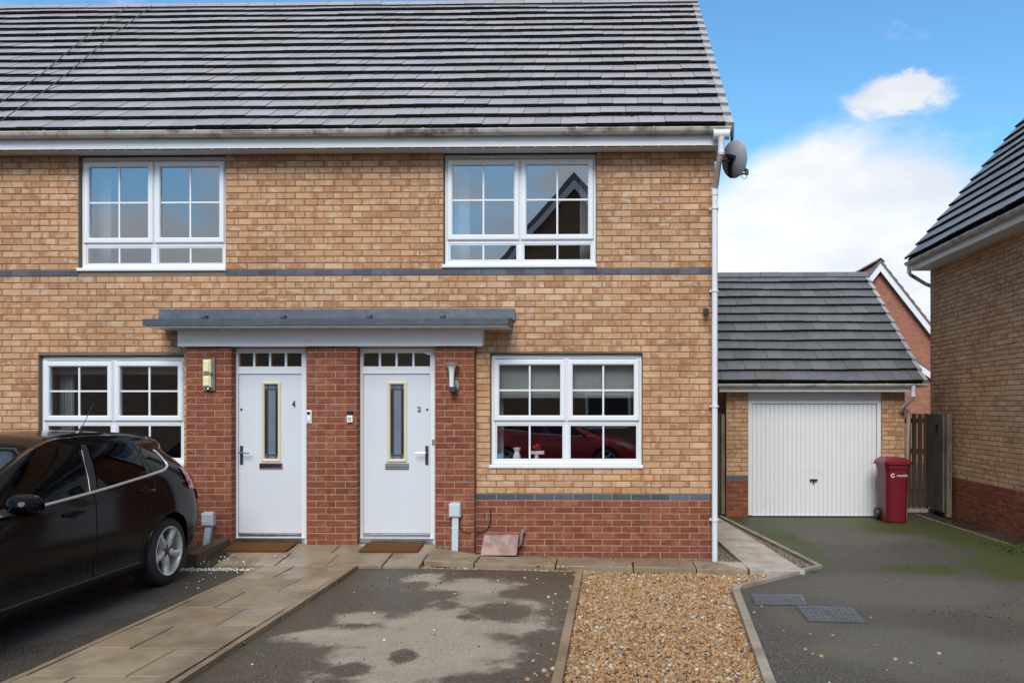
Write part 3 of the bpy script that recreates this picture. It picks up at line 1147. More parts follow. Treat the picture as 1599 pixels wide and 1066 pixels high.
sc_ = sc_[(sc_[:, 1] < -.1) & (sc_[:, 0] > -4.9)]
pts.append(np.column_stack([sc_, [gz(a, b) + (.006 if b > -.86 else -.028) for a, b in sc_]]))
sc_ = np.array([(random.uniform(-2.5, -.6), random.uniform(-4.2, -1.0)) for _ in range(16)] + [(random.uniform(-4.2, -3.8), random.uniform(-2.0, -1)) for _ in range(8)])
pts.append(np.column_stack([sc_, [gz(a, b) - .03 for a, b in sc_]]))
pebbles('white_stone_chips', np.concatenate(pts), (.005, .012), PEBW)
dk = np.array([(random.gauss(-2.0, .25), random.gauss(-1.25, .2)) for _ in range(45)] + [(random.gauss(3.05, .3), random.gauss(-2.25, .2)) for _ in range(45)]
              + [(random.uniform(-2.4, -.5), random.uniform(-4.2, -1)) for _ in range(50)] + [(random.uniform(1.5, 4.8), random.uniform(-4.2, 2)) for _ in range(70)])
pebbles('dark_grit', np.column_stack([dk, [gz(a, b) - .031 for a, b in dk]]), (.003, .008), MOSS)


# ------------------------------------------------------------------ windows and doors
def casement_window(parent, x0, x1, z0, z1, yf, label=None, lower_frac=.27, blind=0, glass=GLASS):
    """two opening lights over two fixed lights, a cross of bars in each; front face at yf"""
    fr = MB()
    t = .055
    hm = .012
    zt = z0 + (z1 - z0) * lower_frac          # transom centre
    xm = (x0 + x1) / 2
    yb = yf + .07
    fr.frame(x0, x1, z0, z1 - .0, .05, yf, yb, .006)
    fr.bbox(x0 + .05, x1 - .05, yf + .003, yb - .002, zt - .03, zt + .03)
    fr.bbox(xm - .032, xm + .032, yf + .0015, yb - .004, z0 + .05, zt - .03)
    fr.bbox(xm - .032, xm + .032, yf + .0015, yb - .004, zt + .03, z1 - .05)
    w = fr.build('window', UPVC, parent)
    if label:
        w['label'] = label
    # sill
    s = MB()
    s.bbox(x0 - .02, x1 + .012, yf - .075, yf + .05, z0 - .042, z0 - .001, .008)
    s.build('sill', UPVC, w)
    bar = .010
    for side in (0, 1):
        a, b = (x0 + .028, xm - .008) if side == 0 else (xm + .008, x1 - .028)
        sash = MB()
        za, zb = zt + .012, z1 - .058
        sash.frame(a, b, za, zb, .066, yf - .022, yf + .04, .012)
        sash.build('sash', UPVC, w)
        # opening light bars and panes
        ia, ib, ic, id_ = a + .066, b - .066, za + .066, zb - .066
        mx, mz = (ia + ib) / 2, (ic + id_) / 2
        bb = MB()
        bb.box(mx - bar, mx + bar, yf + .004, yf + .02, ic, id_)
        bb.box(ia, mx - bar, yf + .005, yf + .019, mz - bar, mz + bar)
        bb.box(mx + bar, ib, yf + .005, yf + .019, mz - bar, mz + bar)
        bb.build('glazing_bar', UPVC, w)
        tilt = random.uniform(-.0015, .0015)
        for (p0, p1) in ((ia, mx), (mx, ib)):
            for (q0, q1) in ((ic, mz), (mz, id_)):
                pn = MB()
                pn.add([(p0, yf + .012, q0), (p1, yf + .012 + tilt, q0), (p1, yf + .012 + tilt, q1), (p0, yf + .012, q1)], [(0, 1, 2, 3)])
                pn.build('pane', glass, w, recalc=False)
        # fixed light
        fa, fb = (x0 + .05, xm - .032) if side == 0 else (xm + .032, x1 - .05)
        fz0, fz1 = z0 + .05, zt - .03
        bd = MB()
        bd.frame(fa, fb, fz0, fz1, .016, yf + .006, yf + .03, .006)
        fm = (fa + fb) / 2
        bd.box(fm - bar, fm + bar, yf + .008, yf + .022, fz0 + .016, fz1 - .016)
        bd.build('glazing_bead', UPVC, w)
        for (p0, p1) in ((fa + .016, fm), (fm, fb - .016)):
            pn = MB()
            pn.add([(p0, yf + .014, fz0 + .016), (p1, yf + .014 - tilt, fz0 + .016), (p1, yf + .014 - tilt, fz1 - .016), (p0, yf + .014, fz1 - .016)], [(0, 1, 2, 3)])
            pn.build('pane', glass, w, recalc=False)
        # trickle vent
        tv = MB()
        vm = (a + b) / 2
        tv.bbox(vm - .155, vm + .155, yf - .013, yf + .004, z1 - .032, z1 - .014, .005)
        tv.build('trickle_vent', UPVC, w)
    return w


def room(parent, x0, x1, z0, z1, yf, depth=2.2):
    r = MB()
    y0, y1 = yf + .2, yf + depth
    r.add([(x0, y0, z0), (x1, y0, z0), (x1, y1, z0), (x0, y1, z0), (x0, y0, z1), (x1, y0, z1), (x1, y1, z1), (x0, y1, z1)],
          [(0, 1, 2, 3), (4, 7, 6, 5), (1, 5, 6, 2), (3, 7, 4, 0), (2, 6, 7, 3)])
    r.build('room_shell', INTER, parent)


def curtain(parent, x0, x1, z0, z1, y, mat=CURT):
    n = 26
    G = [[(x0 + (x1 - x0) * i / n, y + .03 * math.sin(i * 1.35), z) for z in (z0, z1)] for i in range(n + 1)]
    MB().grid(G).build('curtain', mat, parent, smooth='all')


# ------------------------------------------------------------------ roofs
def lay_tiles(parent, x0, x1, y_e, z_e, y_r, z_r, rows_, tw, mat, limit=300, axis='x', phase=0.0, lo=None, hi=None, limit_key=None, over=.0, thick=.036, lift=.050):
    """flat interlocking tiles in broken bond. Slope runs from eaves (y_e,z_e) to ridge (y_r,z_r); axis 'x' rows run along x,
    axis 'y' rows run along y (then y_e.. are x values)."""
    run, rise = y_r - y_e, z_r - z_e
    L = math.hypot(run, rise)
    th = math.atan2(rise, run)
    gauge = L / rows_
    tl = gauge + .06
    def tile_mesh(w, v):
        rr = random.Random(v)
        j = lambda a: rr.uniform(-a, a)
        # local: x across, y up the slope, z normal; lower edge lifted
        hw = w / 2 - .0022
        t = thick
        e0, e1 = lift + j(.003), lift + j(.003)
        vs = [(-hw, 0, e0 - t), (hw, 0, e1 - t), (hw, tl, -t), (-hw, tl, -t), (-hw, 0, e0 - .003), (hw, 0, e1 - .003), (hw, tl, .002), (-hw, tl, .002),
              (-hw, .006, e0), (hw, .006, e1)]
        fs = [(8, 9, 6, 7), (4, 5, 9, 8), (0, 1, 5, 4), (1, 2, 6, 9, 5), (3, 0, 4, 8, 7), (0, 3, 2, 1)]
        me = bpy.data.meshes.new('tile')
        me.from_pydata(vs, [], fs)
        me.materials.append(mat)
        me.materials.append(EDGE)
        me.polygons.foreach_set('material_index', [0, 1, 1, 1, 1, 1])
        return me, np.array(vs), fs
    cache = {}
    tiles = []
    for r in range(rows_):
        st = phase - (tw / 2 if r % 2 else 0)
        k = math.floor((x0 - st) / tw)
        while st + k * tw < x1 - .02:
            a, b = max(x0, st + k * tw), min(x1, st + (k + 1) * tw)
            k += 1
            if b - a < .012:
                continue
            tiles.append((r, (a + b) / 2, b - a))
    def wp(t):
        d = t[0] * gauge - over
        yy, zz = y_e + d * math.cos(th), z_e + d * math.sin(th)
        wv_ = .007 * math.sin(t[1] * 1.15 + t[0] * 1.9) + .005 * math.sin(t[1] * 2.7 + t[0] * .8) + .0012 * math.sin(t[1] * 37.7 + t[0] * 5.1)
        yy += wv_ * math.cos(th)
        zz += wv_ * (math.sin(th) + .35)
        return (t[1], yy, zz) if axis == 'x' else (yy, t[1], zz)
    tiles.sort(key=limit_key or (lambda t: (Vector(wp(t)) - CAM).length))
    if axis == 'x':
        M3 = Euler((th, 0, 0)).to_matrix()
        eul = (th, 0, 0)
    else:      # rows along y, slope climbs in +x
        M3 = Matrix(((0, math.cos(th), -math.sin(th)), (-1, 0, 0), (0, math.sin(th), math.cos(th))))
        eul = M3.to_euler()
    V, F, MI, RN = [], [], [], []
    off = np.array(OFF.get(parent.name, (0, 0, 0)))
    A3 = np.array(M3)
    nb = 0
    for i, t in enumerate(tiles):
        key = (round(t[2], 3), random.randrange(5))
        if key not in cache:
            cache[key] = tile_mesh(t[2], key[1])
        me, vs, fs = cache[key]
        p = wp(t)
        if i < limit:
            place('tile', me, parent, p, eul)
        else:
            V.append(vs @ A3.T + np.array(p) - off)
            rr = random.random()
            for q, f in enumerate(fs):
                F.append(tuple(nb + z for z in f))
                MI.append(0 if q == 0 else 1)
                RN.append(rr)
            nb += len(vs)
    if V:
        me = bpy.data.meshes.new('tiling')
        me.from_pydata(np.concatenate(V).tolist(), [], F)
        me.materials.append(mat)
        me.materials.append(EDGE)
        me.polygons.foreach_set('material_index', MI)
        set_rnd(me, RN)
        o = bpy.data.objects.new('tiling', me)
        COL.objects.link(o)
        o.parent = parent
        o['kind'] = 'stuff'
    return gauge, th


def ridge_tiles(parent, x0, x1, y, z, ln, mat, axis='x', r=.12, pitch=.7):
    n = max(1, round((x1 - x0) / ln))
    step = (x1 - x0) / n
    prof = [(-r, -r * pitch), (-r * .55, -r * .12), (0, .03), (r * .55, -r * .12), (r, -r * pitch)]
    b = MB()
    vs, fs = [], []
    for e in (-step / 2 + .003, step / 2 - .003):
        for py, pz in prof:
            vs.append((e, py, pz))
        for py, pz in prof:
            vs.append((e, py * .85, pz - .02))
    for k in range(4):
        fs.append((k, k + 1, k + 11, k + 10))
        fs.append((k + 5, k + 6, k + 16, k + 15))
    for e in (0, 10):
        for k in range(4):
            fs.append((e + k, e + k + 1, e + k + 6, e + k + 5))
    me = b.add(vs, fs).mesh('ridge_tile', mat)
    for k in range(n):
        c = x0 + (k + .5) * step
        if axis == 'x':
            place('ridge_tile', me, parent, (c, y, z + random.uniform(-.004, .004)))
        else:
            place('ridge_tile', me, parent, (y, c, z + random.uniform(-.004, .004)), (0, 0, math.pi / 2))


def moss_lumps(name, P, parent, size=(.006, .018)):
    n = len(P)
    bv, bf = ico()
    off = np.array(OFF.get(parent.name, (0, 0, 0)))
    st = rng.uniform(size[0], size[1], n)[:, None] * np.stack([rng.uniform(1, 2.4, n), rng.uniform(.7, 1, n), rng.uniform(.6, 1, n)], 1)
    V = bv[None] * st[:, None, :] * rng.uniform(.75, 1.2, (n, len(bv), 1)) + np.asarray(P)[:, None, :] - off
    F = (bf[None] + (np.arange(n) * len(bv))[:, None, None]).reshape(-1, 3)
    me = bpy.data.meshes.new(name)
    me.from_pydata(V.reshape(-1, 3).tolist(), [], F.tolist())
    me.materials.append(MOSS)
    o = bpy.data.objects.new(name, me)
    COL.objects.link(o)
    o.parent = parent
    o['kind'] = 'stuff'


def gutter_run(parent, x0, x1, y, z, r=.056, mat=GUTTER, bstep=1.0, axis='x', ends=(True, True), first=None):
    """half-round gutter with brackets; y,z centre of the mouth"""
    n = 12
    def ring(x, rr):
        return [(x, y + rr * math.cos(math.pi + math.pi * k / n), z + rr * math.sin(math.pi + math.pi * k / n)) for k in range(n + 1)]
    mb = MB()
    for rr, fl in ((r, 0), (r - .006, 1)):
        a, b = ring(x0, rr), ring(x1, rr)
        mb.add(a + b, [(k, k + 1, k + n + 2, k + n + 1) for k in range(n)])
    mb.box(x0, x1, y - r - .004, y - r + .006, z - .008, z + .004)
    mb.box(x0, x1, y + r - .006, y + r + .004, z - .008, z + .004)
    for e, x in zip(ends, (x0, x1)):
        if e:
            mb.add(ring(x, r), [tuple(range(n + 1))])
    if axis == 'y':
        mb.v = [(py, px, pz) for px, py, pz in mb.v]
    gobj = mb.build('gutter', mat, parent, smooth=True)
    x = x0 + (bstep * .35 if first is None else first)
    while x < x1 - .05:
        b = MB()
        for w in (.011,):
            a1, a2 = ring(x - w, r + .007), ring(x + w, r + .007)
            b.add(a1 + a2, [(k, k + 1, k + n + 2, k + n + 1) for k in range(n)])
            a1, a2 = ring(x - w, r), ring(x + w, r)
            b.add(a1 + a2, [(k, k + 1, k + n + 2, k + n + 1) for k in range(n)])
        b.box(x - .011, x + .011, y + r, y + r + .05, z - .045, z + .008)
        b.box(x - .011, x + .011, y - r - .008, y - r + .01, z - .004, z + .009)
        if axis == 'y':
            b.v = [(py, px, pz) for px, py, pz in b.v]
        b.build('gutter_bracket', mat, parent)
        x += bstep
    return gobj


# ------------------------------------------------------------------ the terrace
Y_E, Z_E = -.30, 4.83        # lower edge of the bottom tiles
Y_R, Z_R = 3.44, 8.16        # ridge
OVER = .243
Z_SOF = PZ(239.5)
XEND = PX(1117.5) - .01       # right end of the wall
PARTY, PARTY2 = -3.285, -7.60
BAND_HI, BAND_LO = 3.262, .640

UW2 = (PX(693), PX(930.5), PZ(412), Z_SOF + .012)
UW4 = (PX(123), PX(351.5), PZ(415.5), Z_SOF + .012)
LW2 = (PX(766), PX(1002.5), PZ(725.5), PZ(552.5))
LW4 = (PX(60.5), PX(286.5), PZ(725), PZ(554.5))
PIERS = [(PX(290, -.10), PX(361, -.10)), (PX(478.5, -.10), PX(557.5, -.10)), (PX(679, -.10), PX(740.5, -.10))]
D4 = (PX(363, .02), PX(478.5, .02), .135, PZ(542, .02))
D2 = (PX(558, .02), PX(679.5, .02), .135, PZ(542, .02))
PIER_TOP = 2.40

OPEN = [UW2, UW4, LW2, LW4]
OPEN = [(a - .004, b + .004, c - .043, d + .01) for a, b, c, d in OPEN]
DOORO = [(PIERS[0][0], PIERS[2][1], -.3, PIER_TOP)]


def zone(x, z):
    if abs(z - BAND_HI) < .03 or abs(z - BAND_LO) < .03:
        return BLUEB
    return RED if z < BAND_LO else BUFF


houses = []
for (xa, xb, lab) in ((PARTY, XEND, 'buff brick end house with white door number 2, beside the garage drive'),
                      (PARTY2, PARTY, 'buff brick terraced house with white door number 4, behind the black car'),
                      (-11.6, PARTY2, 'next house of the terrace at the far left, only its grey roof slope in view')):
    h = thing('terraced_house', lab, 'house', ((xa + xb) / 2, 0, 0), 'houses of the brick terrace')
    houses.append((h, xa, xb))

all_bricks = []
lay_courses(-8.6, XEND, -.12, Z_SOF + .03, OPEN + DOORO, zone, ('y', 0.0), all_bricks, zref=BAND_LO, phase=.04)
pier_bricks = []
for a, b in PIERS:
    lay_courses(a, b, -.06, PIER_TOP - .01, [], lambda x, z: RED, ('y', -.10), pier_bricks, zref=BAND_LO, bond=.225)


def behind_car(p):
    return not (p.x < -4.9 and p.z < 1.25)


for hi, (h, xa, xb) in enumerate(houses):
    wall = MB()
    ops = [o for o in OPEN + DOORO if o[1] > xa and o[0] < xb]
    za = BAND_LO + .033
    wall_panels(wall, xa, xb, za, Z_SOF + .08, ops, .006, .30, 0)
    wall_panels(wall, xa, xb, -.3, za, ops, .006, .30, 1)
    if hi == 0:
        gw_ = MB()
        gw_.box(XEND - .006, XEND - .002, .012, 7.2, -.3, Z_SOF + .1)
        # gable triangle
        gw_.add([(XEND - .004, -.02, Z_SOF + .1), (XEND - .004, 7.0, Z_SOF + .1), (XEND - .004, 3.44, 8.0)], [(0, 1, 2)])
        gw_.build('gable_wall', SIDE_BUFF, h)
    MB().box(xa, xb, 6.9, 7.2, -.3, Z_SOF + .1).build('rear_wall', OPP_BRICK, h)
    w = wall.build('wall', [M_DARK, M_PALE], h)
    houses[hi] = (h, xa, xb, w)
    if hi < 2:
        mine = [b for b in all_bricks + pier_bricks if xa <= b[0] < xb or (hi == 1 and b[0] < xa)]
        emit_bricks(mine, w, 300, behind_car)
        for a, b in PIERS:
            aa, bb_ = max(a, xa), min(b, xb)
            if bb_ - aa > .01:
                p_ = MB()
                p_.box(aa + .003, bb_ - .003, -.094, .16, -.1, PIER_TOP, 0)
                p_.build('brick_pier', M_PALE, h)
                if aa == a:     # red return bricks on the jamb sides
                    pass
    # roof: boarded slopes with the tiles on the street side
    rf = MB()
    hw = .02
    xr = xb + (.17 if hi == 0 else 0)
    rf.hexa([(xa, Y_E + .06, Z_E - .03), (xr, Y_E + .06, Z_E - .03), (xr, Y_R, Z_R - .08), (xa, Y_R, Z_R - .08),
             (xa, Y_E + .05, Z_E + .0), (xr, Y_E + .05, Z_E + .0), (xr, Y_R, Z_R - .035), (xa, Y_R, Z_R - .035)])
    yb_ = 2 * Y_R - Y_E
    rf.hexa([(xa, Y_R, Z_R - .08), (xr, Y_R, Z_R - .08), (xr, yb_, Z_E - .03), (xa, yb_, Z_E - .03),
             (xa, Y_R, Z_R - .02), (xr, Y_R, Z_R - .02), (xr, yb_, Z_E + .03), (xa, yb_, Z_E + .03)], 1)
    roof = rf.build('roof', [TILEBACK, TILE], h)
    gauge, th = lay_tiles(roof, xa, xr - .09 if hi == 0 else xb, Y_E, Z_E, Y_R, Z_R, 17, .295, TILE, 300,
                          limit_key=None, over=.0)
    ridge_tiles(roof, xa, xr, Y_R, Z_R + .05, .45, TILE)
    # moss tufts along the course edges
    P = []
    for r in range(17):
        for k in range(int((xb - xa) * 13)):
            if random.random() < (.9 if r < 10 else .5):
                x = random.uniform(xa, xb)
                d = r * gauge + random.uniform(-.004, .012) * (1 if random.random() < .85 else 4)
                P.append((x, Y_E + d * math.cos(th) - .03 * math.sin(th) * .9, Z_E + d * math.sin(th) + .024 * math.cos(th) + random.uniform(-.012, .006)))
    moss_lumps('roof_moss', P, roof, (.006, .016))
    # eaves
    e = MB()
    zs = PZ(227.8, -OVER)
    xe = PX(1131, -OVER) if hi == 0 else xb
    e.box(xa, xe, -OVER, -OVER + .02, zs, zs + .125)
    e.build('fascia', FASCIA, h)
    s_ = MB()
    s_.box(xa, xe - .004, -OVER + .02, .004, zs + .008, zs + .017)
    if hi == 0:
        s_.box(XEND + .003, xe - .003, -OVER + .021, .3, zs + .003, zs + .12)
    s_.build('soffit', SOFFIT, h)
    v_ = MB()
    k = xa + .02
    while k < xb - .2:
        v_.box(k, k + .17, -OVER + .006, -OVER + .03, zs - .004, zs + .0015)
        k += .2
    v_.build('soffit_vent', BLACKP, h)
    gutter_run(h, xa, PX(1141, -OVER - .06) if hi == 0 else xb, -OVER - .062, PZ(202, -OVER - .06), .057, GUTTER, .86, ends=(False, hi == 0))

H2, H4 = houses[0][0], houses[1][0]

# gable verge: stepped dry-verge units up the right edge
vr = houses[0][2] + .17
th = math.atan2(Z_R - Z_E, Y_R - Y_E)
Lr = math.hypot(Z_R - Z_E, Y_R - Y_E)
gauge = Lr / 17
vm = MB()
vm.hexa([(-.05, -.012, -.10), (.045, -.012, -.10), (.045, gauge + .03, -.12), (-.05, gauge + .03, -.12),
         (-.05, -.012, .058), (.045, -.012, .052), (.045, gauge + .03, .008), (-.05, gauge + .03, .012)])
vme = vm.mesh('verge_cap', VERGE)
vroof = [c for c in H2.children if c.name.startswith('roof')][0]
for r in range(17):
    d = r * gauge
    place('verge_cap', vme, vroof, (vr - .042, Y_E + d * math.cos(th), Z_E + d * math.sin(th)), (th, 0, 0))
# dark cloak under the verge end
MB().box(vr - .02, vr + .004, Y_E - .02, Y_E + .10, Z_E - .13, Z_E - .012).build('verge_end', DARKMET, vroof)

# downpipe at the corner
dp = MB()
xo, yo = PX(1126, -.3), -OVER - .062
xd = PX(1116.0, -.075)
zo = PZ(213, -.3)
dp.lathe([(.060, 0), (.060, .028), (.050, .03), (.050, -.02), (.036, -.05), (.036, -.17), (.041, -.17), (.041, -.19), (.036, -.19), (.036, -.21)], 16, Matrix.Translation((xo, yo, zo - .01)))
dp.tube([(xo - .09, yo, zo + .015), (xo + .09, yo, zo + .015)], .062, 14)
dp.build('outlet', PIPE_W, H2, smooth=True)
d2 = MB()
z1_, z2_ = zo - .20, PZ(298, -.075)
d2.tube([(xo, yo, z1_ + .03), (xo, yo, z1_), (xo - .02, yo + .03, z1_ - .07), (xd + .01, -.10, z2_ + .06), (xd, -.075, z2_), (xd, -.075, z2_ - .04)], .034, 12)
d2.build('swan_neck', PIPE_D, H2, smooth=True)
d3 = MB()
zb_ = gz(xd, -.1) - .05
d3.tube([(xd, -.075, zb_), (xd, -.075, z2_)], .034, 14)
d3.lathe([(.034, -.03), (.040, -.03), (.040, .05), (.034, .05)], 14, Matrix.Translation((xd, -.075, z2_ - .03)))
d3.build('downpipe', PIPE_W, H2, smooth=True)
for v in (326, 454.5, 634, 811):
    c_ = MB()
    zc_ = PZ(v, -.075)
    c_.lathe([(.034, -.012), (.042, -.012), (.042, .012), (.034, .012)], 14, Matrix.Translation((xd, -.075, zc_)))
    c_.box(xd - .055, xd + .05, -.045, .0, zc_ - .012, zc_ + .012)
    c_.build('pipe_clip', PIPE_W, H2, smooth=True)

# windows
REV = .055
w1 = casement_window(H2, *UW2, REV, lower_frac=.215)
w2 = casement_window(H2, *LW2, REV, 'window with a pale roller blind half down', lower_frac=.385)
w3 = casement_window(H4, *UW4, REV, lower_frac=.215)
w4 = casement_window(H4, *LW4, REV, lower_frac=.385)
room(H2, PARTY + .1, XEND - .1, 2.55, 4.9, .1, 3.0)
room(H2, -1.75, XEND - .1, .2, 2.45, .1, 3.2)
room(H4, PARTY2 + .1, PARTY - .1, 2.55, 4.9, .1, 3.0)
room(H4, PARTY2 + .1, -4.75, .2, 2.45, .1, 3.2)
bl = MB()
a, b, c, d = LW2
zbl = PZ(617, .16)
bl.box(a + .03, b - .03, .155, .16, zbl, d)
bl.box(a + .03, b - .03, .148, .166, zbl - .03, zbl)
bl.build('roller_blind', BLIND, H2)
curtain(H2, a - .1, a + .12, .3, d, .26)
curtain(H2, UW2[0] + .05, UW2[0] + .25, UW2[2], UW2[3], .3)
curtain(H2, UW2[1] - .2, UW2[1] - .02, UW2[2], UW2[3], .3)
curtain(H4, UW4[0] + .03, UW4[0] + .2, UW4[2], UW4[3], .3)
curtain(H4, LW4[0] + .03, LW4[0] + .22, .3, LW4[3], .3)
bl = MB()
bl.box(LW4[0] + .02, LW4[1] - .02, .2, .206, LW4[3] - .21, LW4[3])
bl.build('roller_blind', BLIND, H4)
# sticker in the corner pane
MB().box(a + .075, a + .135, REV + .016, REV + .018, c + .07, c + .125).build('window_sticker', TAPE, w2)
# things on the inner sills
for (u, v, lab, hgt) in ((807, 716, 'white waisted vase on the sill inside the lower right window', .13),):
    x, z = PX(u, .17), PZ(v, .17)
    t = thing('vase', lab, 'vase', (x, .17, z))
    MB().lathe([(.0, 0), (.045, 0), (.048, .02), (.036, .06), (.028, .085), (.05, .13), (.045, .13), (.022, .085), (0, .08)], 18,
               Matrix.Translation((x, .17, z))).build('vase_body', PLANTER, t, smooth=True)
MB().box(LW2[0] + .02, LW2[1] - .02, .13, .34, LW2[2] + .005, LW2[2] + .03).build('inner_sill', UPVC, H2)
x, z = PX(838, .2), LW2[2] + .03
t = thing('ornament', 'red flower ornament on a white block inside the lower right window', 'ornament', (x, .2, z))
MB().bbox(x - .09, x + .09, .17, .24, z + .08, z + .12).box(x - .02, x + .02, .18, .22, z, z + .08).build('stand', PLANTER, t)
fl = MB()
for k in range(9):
    aa = k * 2.4
    rr_ = .018 * (k % 4)
    fl.lathe([(0, -.02), (.014, -.012), (.02, 0), (.014, .012), (0, .02)], 8, Matrix.Translation((x + rr_ * math.cos(aa), .2 + rr_ * math.sin(aa), z + .145 + .02 * (k % 3))))
fl.build('flowers', REDORN, t, smooth=True)

# lintel course stays brick; dark strip at window head
for o in (LW2, LW4):
    MB().box(o[0], o[1], .01, .05, o[3] + .001, o[3] + .008).build('head_seal', BLACKP, H2 if o is LW2 else H4)


# doors
def front_door(parent, D, hinge_right, number, letter_mat, num_u, num_v):
    x0, x1, z0, z1 = D
    yf = .02
    f = MB()
    f.frame(x0, x1, z0, z1, .062, yf, yf + .07, .008, wb=.025)
    f.box(x0, x1, yf + .01, yf + .2, z0 - .2, z0 - .001)
    zt = PZ(577.5, yf)
    f.bbox(x0 + .062, x1 - .062, yf + .002, yf + .068, zt - .045, zt + .045)
    d = f.build('door', UPVC, parent)
    lx0, lx1, lz0, lz1 = x0 + .066, x1 - .066, z0 + .075, zt - .049
    leaf = MB()
    gx = (lx0 + lx1) / 2 - (.012 if hinge_right else -.012)
    gx = PX(422.5, yf) if number == '4' else PX(619.5, yf)
    gw, g0, g1 = .118, PZ(722, yf), PZ(595, yf)
    # leaf as a frame round the light so the glazing really sits in a hole
    hole = [(gx - gw, gx + gw, g0, g1)]
    wall_panels(leaf, lx0, lx1, lz0, lz1, hole, yf + .018, yf + .06)
    leaf.build('leaf', DOORW, d)
    MB().bbox(lx0 - .002, lx1 + .002, yf - .006, yf + .016, z0 + .028, z0 + .072, .01).build('weather_bar', ALU, d)
    MB().box(x0 + .03, x1 - .03, yf - .05, yf + .05, z0 - .06, z0 + .02).build('threshold', ALU, d)
    MB().frame(gx - gw, gx + gw, g0, g1, .038, yf + .002, yf + .055, .012).build('glazing_trim', CREAM, d)
    ia, ib, ic, id_ = gx - gw + .038, gx + gw - .038, g0 + .038, g1 - .038
    MB().box(ia, ib, yf + .034, yf + .04, ic, id_).build('door_glass', FROST, d)
    le = MB()
    for fx in (.2, .8):
        xx = ia + (ib - ia) * fx
        le.box(xx - .005, xx + .005, yf + .028, yf + .034, ic, id_)
    for zz in (ic + .045, id_ - .05):
        le.box(ia, ib, yf + .0265, yf + .0335, zz - .005, zz + .005)
    le.build('leading', DARKMET, d)
    # side strips of clear bevelled glass read darker
    for (p0, p1) in ((ia, ia + (ib - ia) * .17), (ia + (ib - ia) * .83, ib)):
        MB().box(p0, p1, yf + .030, yf + .0335, ic + .06, id_ - .065).build('dark_strip', BLACKP, d)
    # letter plate
    lz = PZ(728, yf)
    lp = MB()
    lp.bbox(gx - .138, gx + .138, yf + .0, yf + .02, lz - .035, lz + .035, .006)
    lp.build('letter_plate', letter_mat, d)
    MB().bbox(gx - .122, gx + .122, yf - .006, yf + .001, lz - .012, lz + .018, .003).build('letter_flap', BLACKP if number == '4' else STEEL, d)
    # handle
    hx = lx0 + .035 if hinge_right else lx1 - .035
    hz = PZ(711, yf)
    hp = MB()
    hp.bbox(hx - .018, hx + .018, yf + .004, yf + .02, hz - .11, hz + .11, .006)
    hp.build('handle_plate', DARKMET, d)
    sgn = 1 if hinge_right else -1
    hb = MB()
    hb.tube([(hx, yf + .01, hz + .03), (hx, yf - .045, hz + .03), (hx + sgn * .02, yf - .05, hz + .03), (hx + sgn * .125, yf - .05, hz + .028)], .009, 10)
    hb.build('handle', CHROME, d, smooth=True)
    # spyhole stud, number
    su = (376, 666.5)[0 if number == '4' else 1]
    MB().lathe([(0, .012), (.012, .01), (.014, 0)], 12, Matrix.Translation((PX(su, yf), yf + .018, PZ(639, yf))) @ Matrix.Rotation(R(90), 4, 'X')).build('stud', DARKMET, d, smooth=True)
    text_mesh(number, .115 if number == '4' else .085, .004, DARKMET, 'number', Matrix.Translation((PX(num_u, yf), yf + .012, PZ(num_v, yf))) @ FACE_CAM @
              Matrix.Diagonal((.75 if number == '4' else 1.15, 1, 1, 1)), d)
    # toplight
    ta, tb, tcz, td = x0 + .062, x1 - .062, zt + .045, z1 - .062
    n = 4
    for k in range(n):
        p0, p1 = ta + (tb - ta) * k / n, ta + (tb - ta) * (k + 1) / n
        MB().add([(p0, yf + .03, tcz), (p1, yf + .03, tcz), (p1, yf + .03, td), (p0, yf + .03, td)], [(0, 1, 2, 3)]).build('pane', GLASS, d, recalc=False)
    tbm = MB()
    for k in range(1, n):
        xx = ta + (tb - ta) * k / n
        tbm.box(xx - .011, xx + .011, yf + .012, yf + .034, tcz, td)
    tbm.build('glazing_bar', UPVC, d)
    room(parent, x0, x1, 1.9, z1 + .02, yf + .0, .9)
    # brass latch cover on the frame
    kx, kv = (PX(365.5, yf), 700) if number == '4' else (PX(676.5, yf), 690)
    MB().bbox(kx - .014, kx + .014, yf - .016, yf + .002, PZ(kv, yf) - .032, PZ(kv, yf) + .032, .005).build('latch_cover', BRASS, d)
    # step
    return d


front_door(H4, D4, True, '4', CHROME, 458, 631)
front_door(H2, D2, False, '2', STEEL, 654, 639)
st = MB()
for D in (D4, D2):
    pass

# jamb returns of the piers in red brick
for (a, b), side in ((PIERS[0], 1), (PIERS[1], 1), (PIERS[2], 1), (PIERS[1], 0), (PIERS[2], 0), (PIERS[0], 0)):
    par = houses[0][3] if (a + b) / 2 > PARTY + .05 else houses[1][3]
    x = b if side else a
    j = MB()
    rn = []
    for n in range(-9, 24):
        zc = BAND_LO + n * .0749
        if zc < -.03 or zc > PIER_TOP - .02:
            continue
        j.box(x - .012 if side else x + .002, x - .002 if side else x + .012, -.092, .018, zc - .0325, zc + .0325)
        rn += [random.random()] * 6
    o = j.build('pier_return', RED, par, kind='stuff', recalc=False)
    set_rnd(o.data, rn)

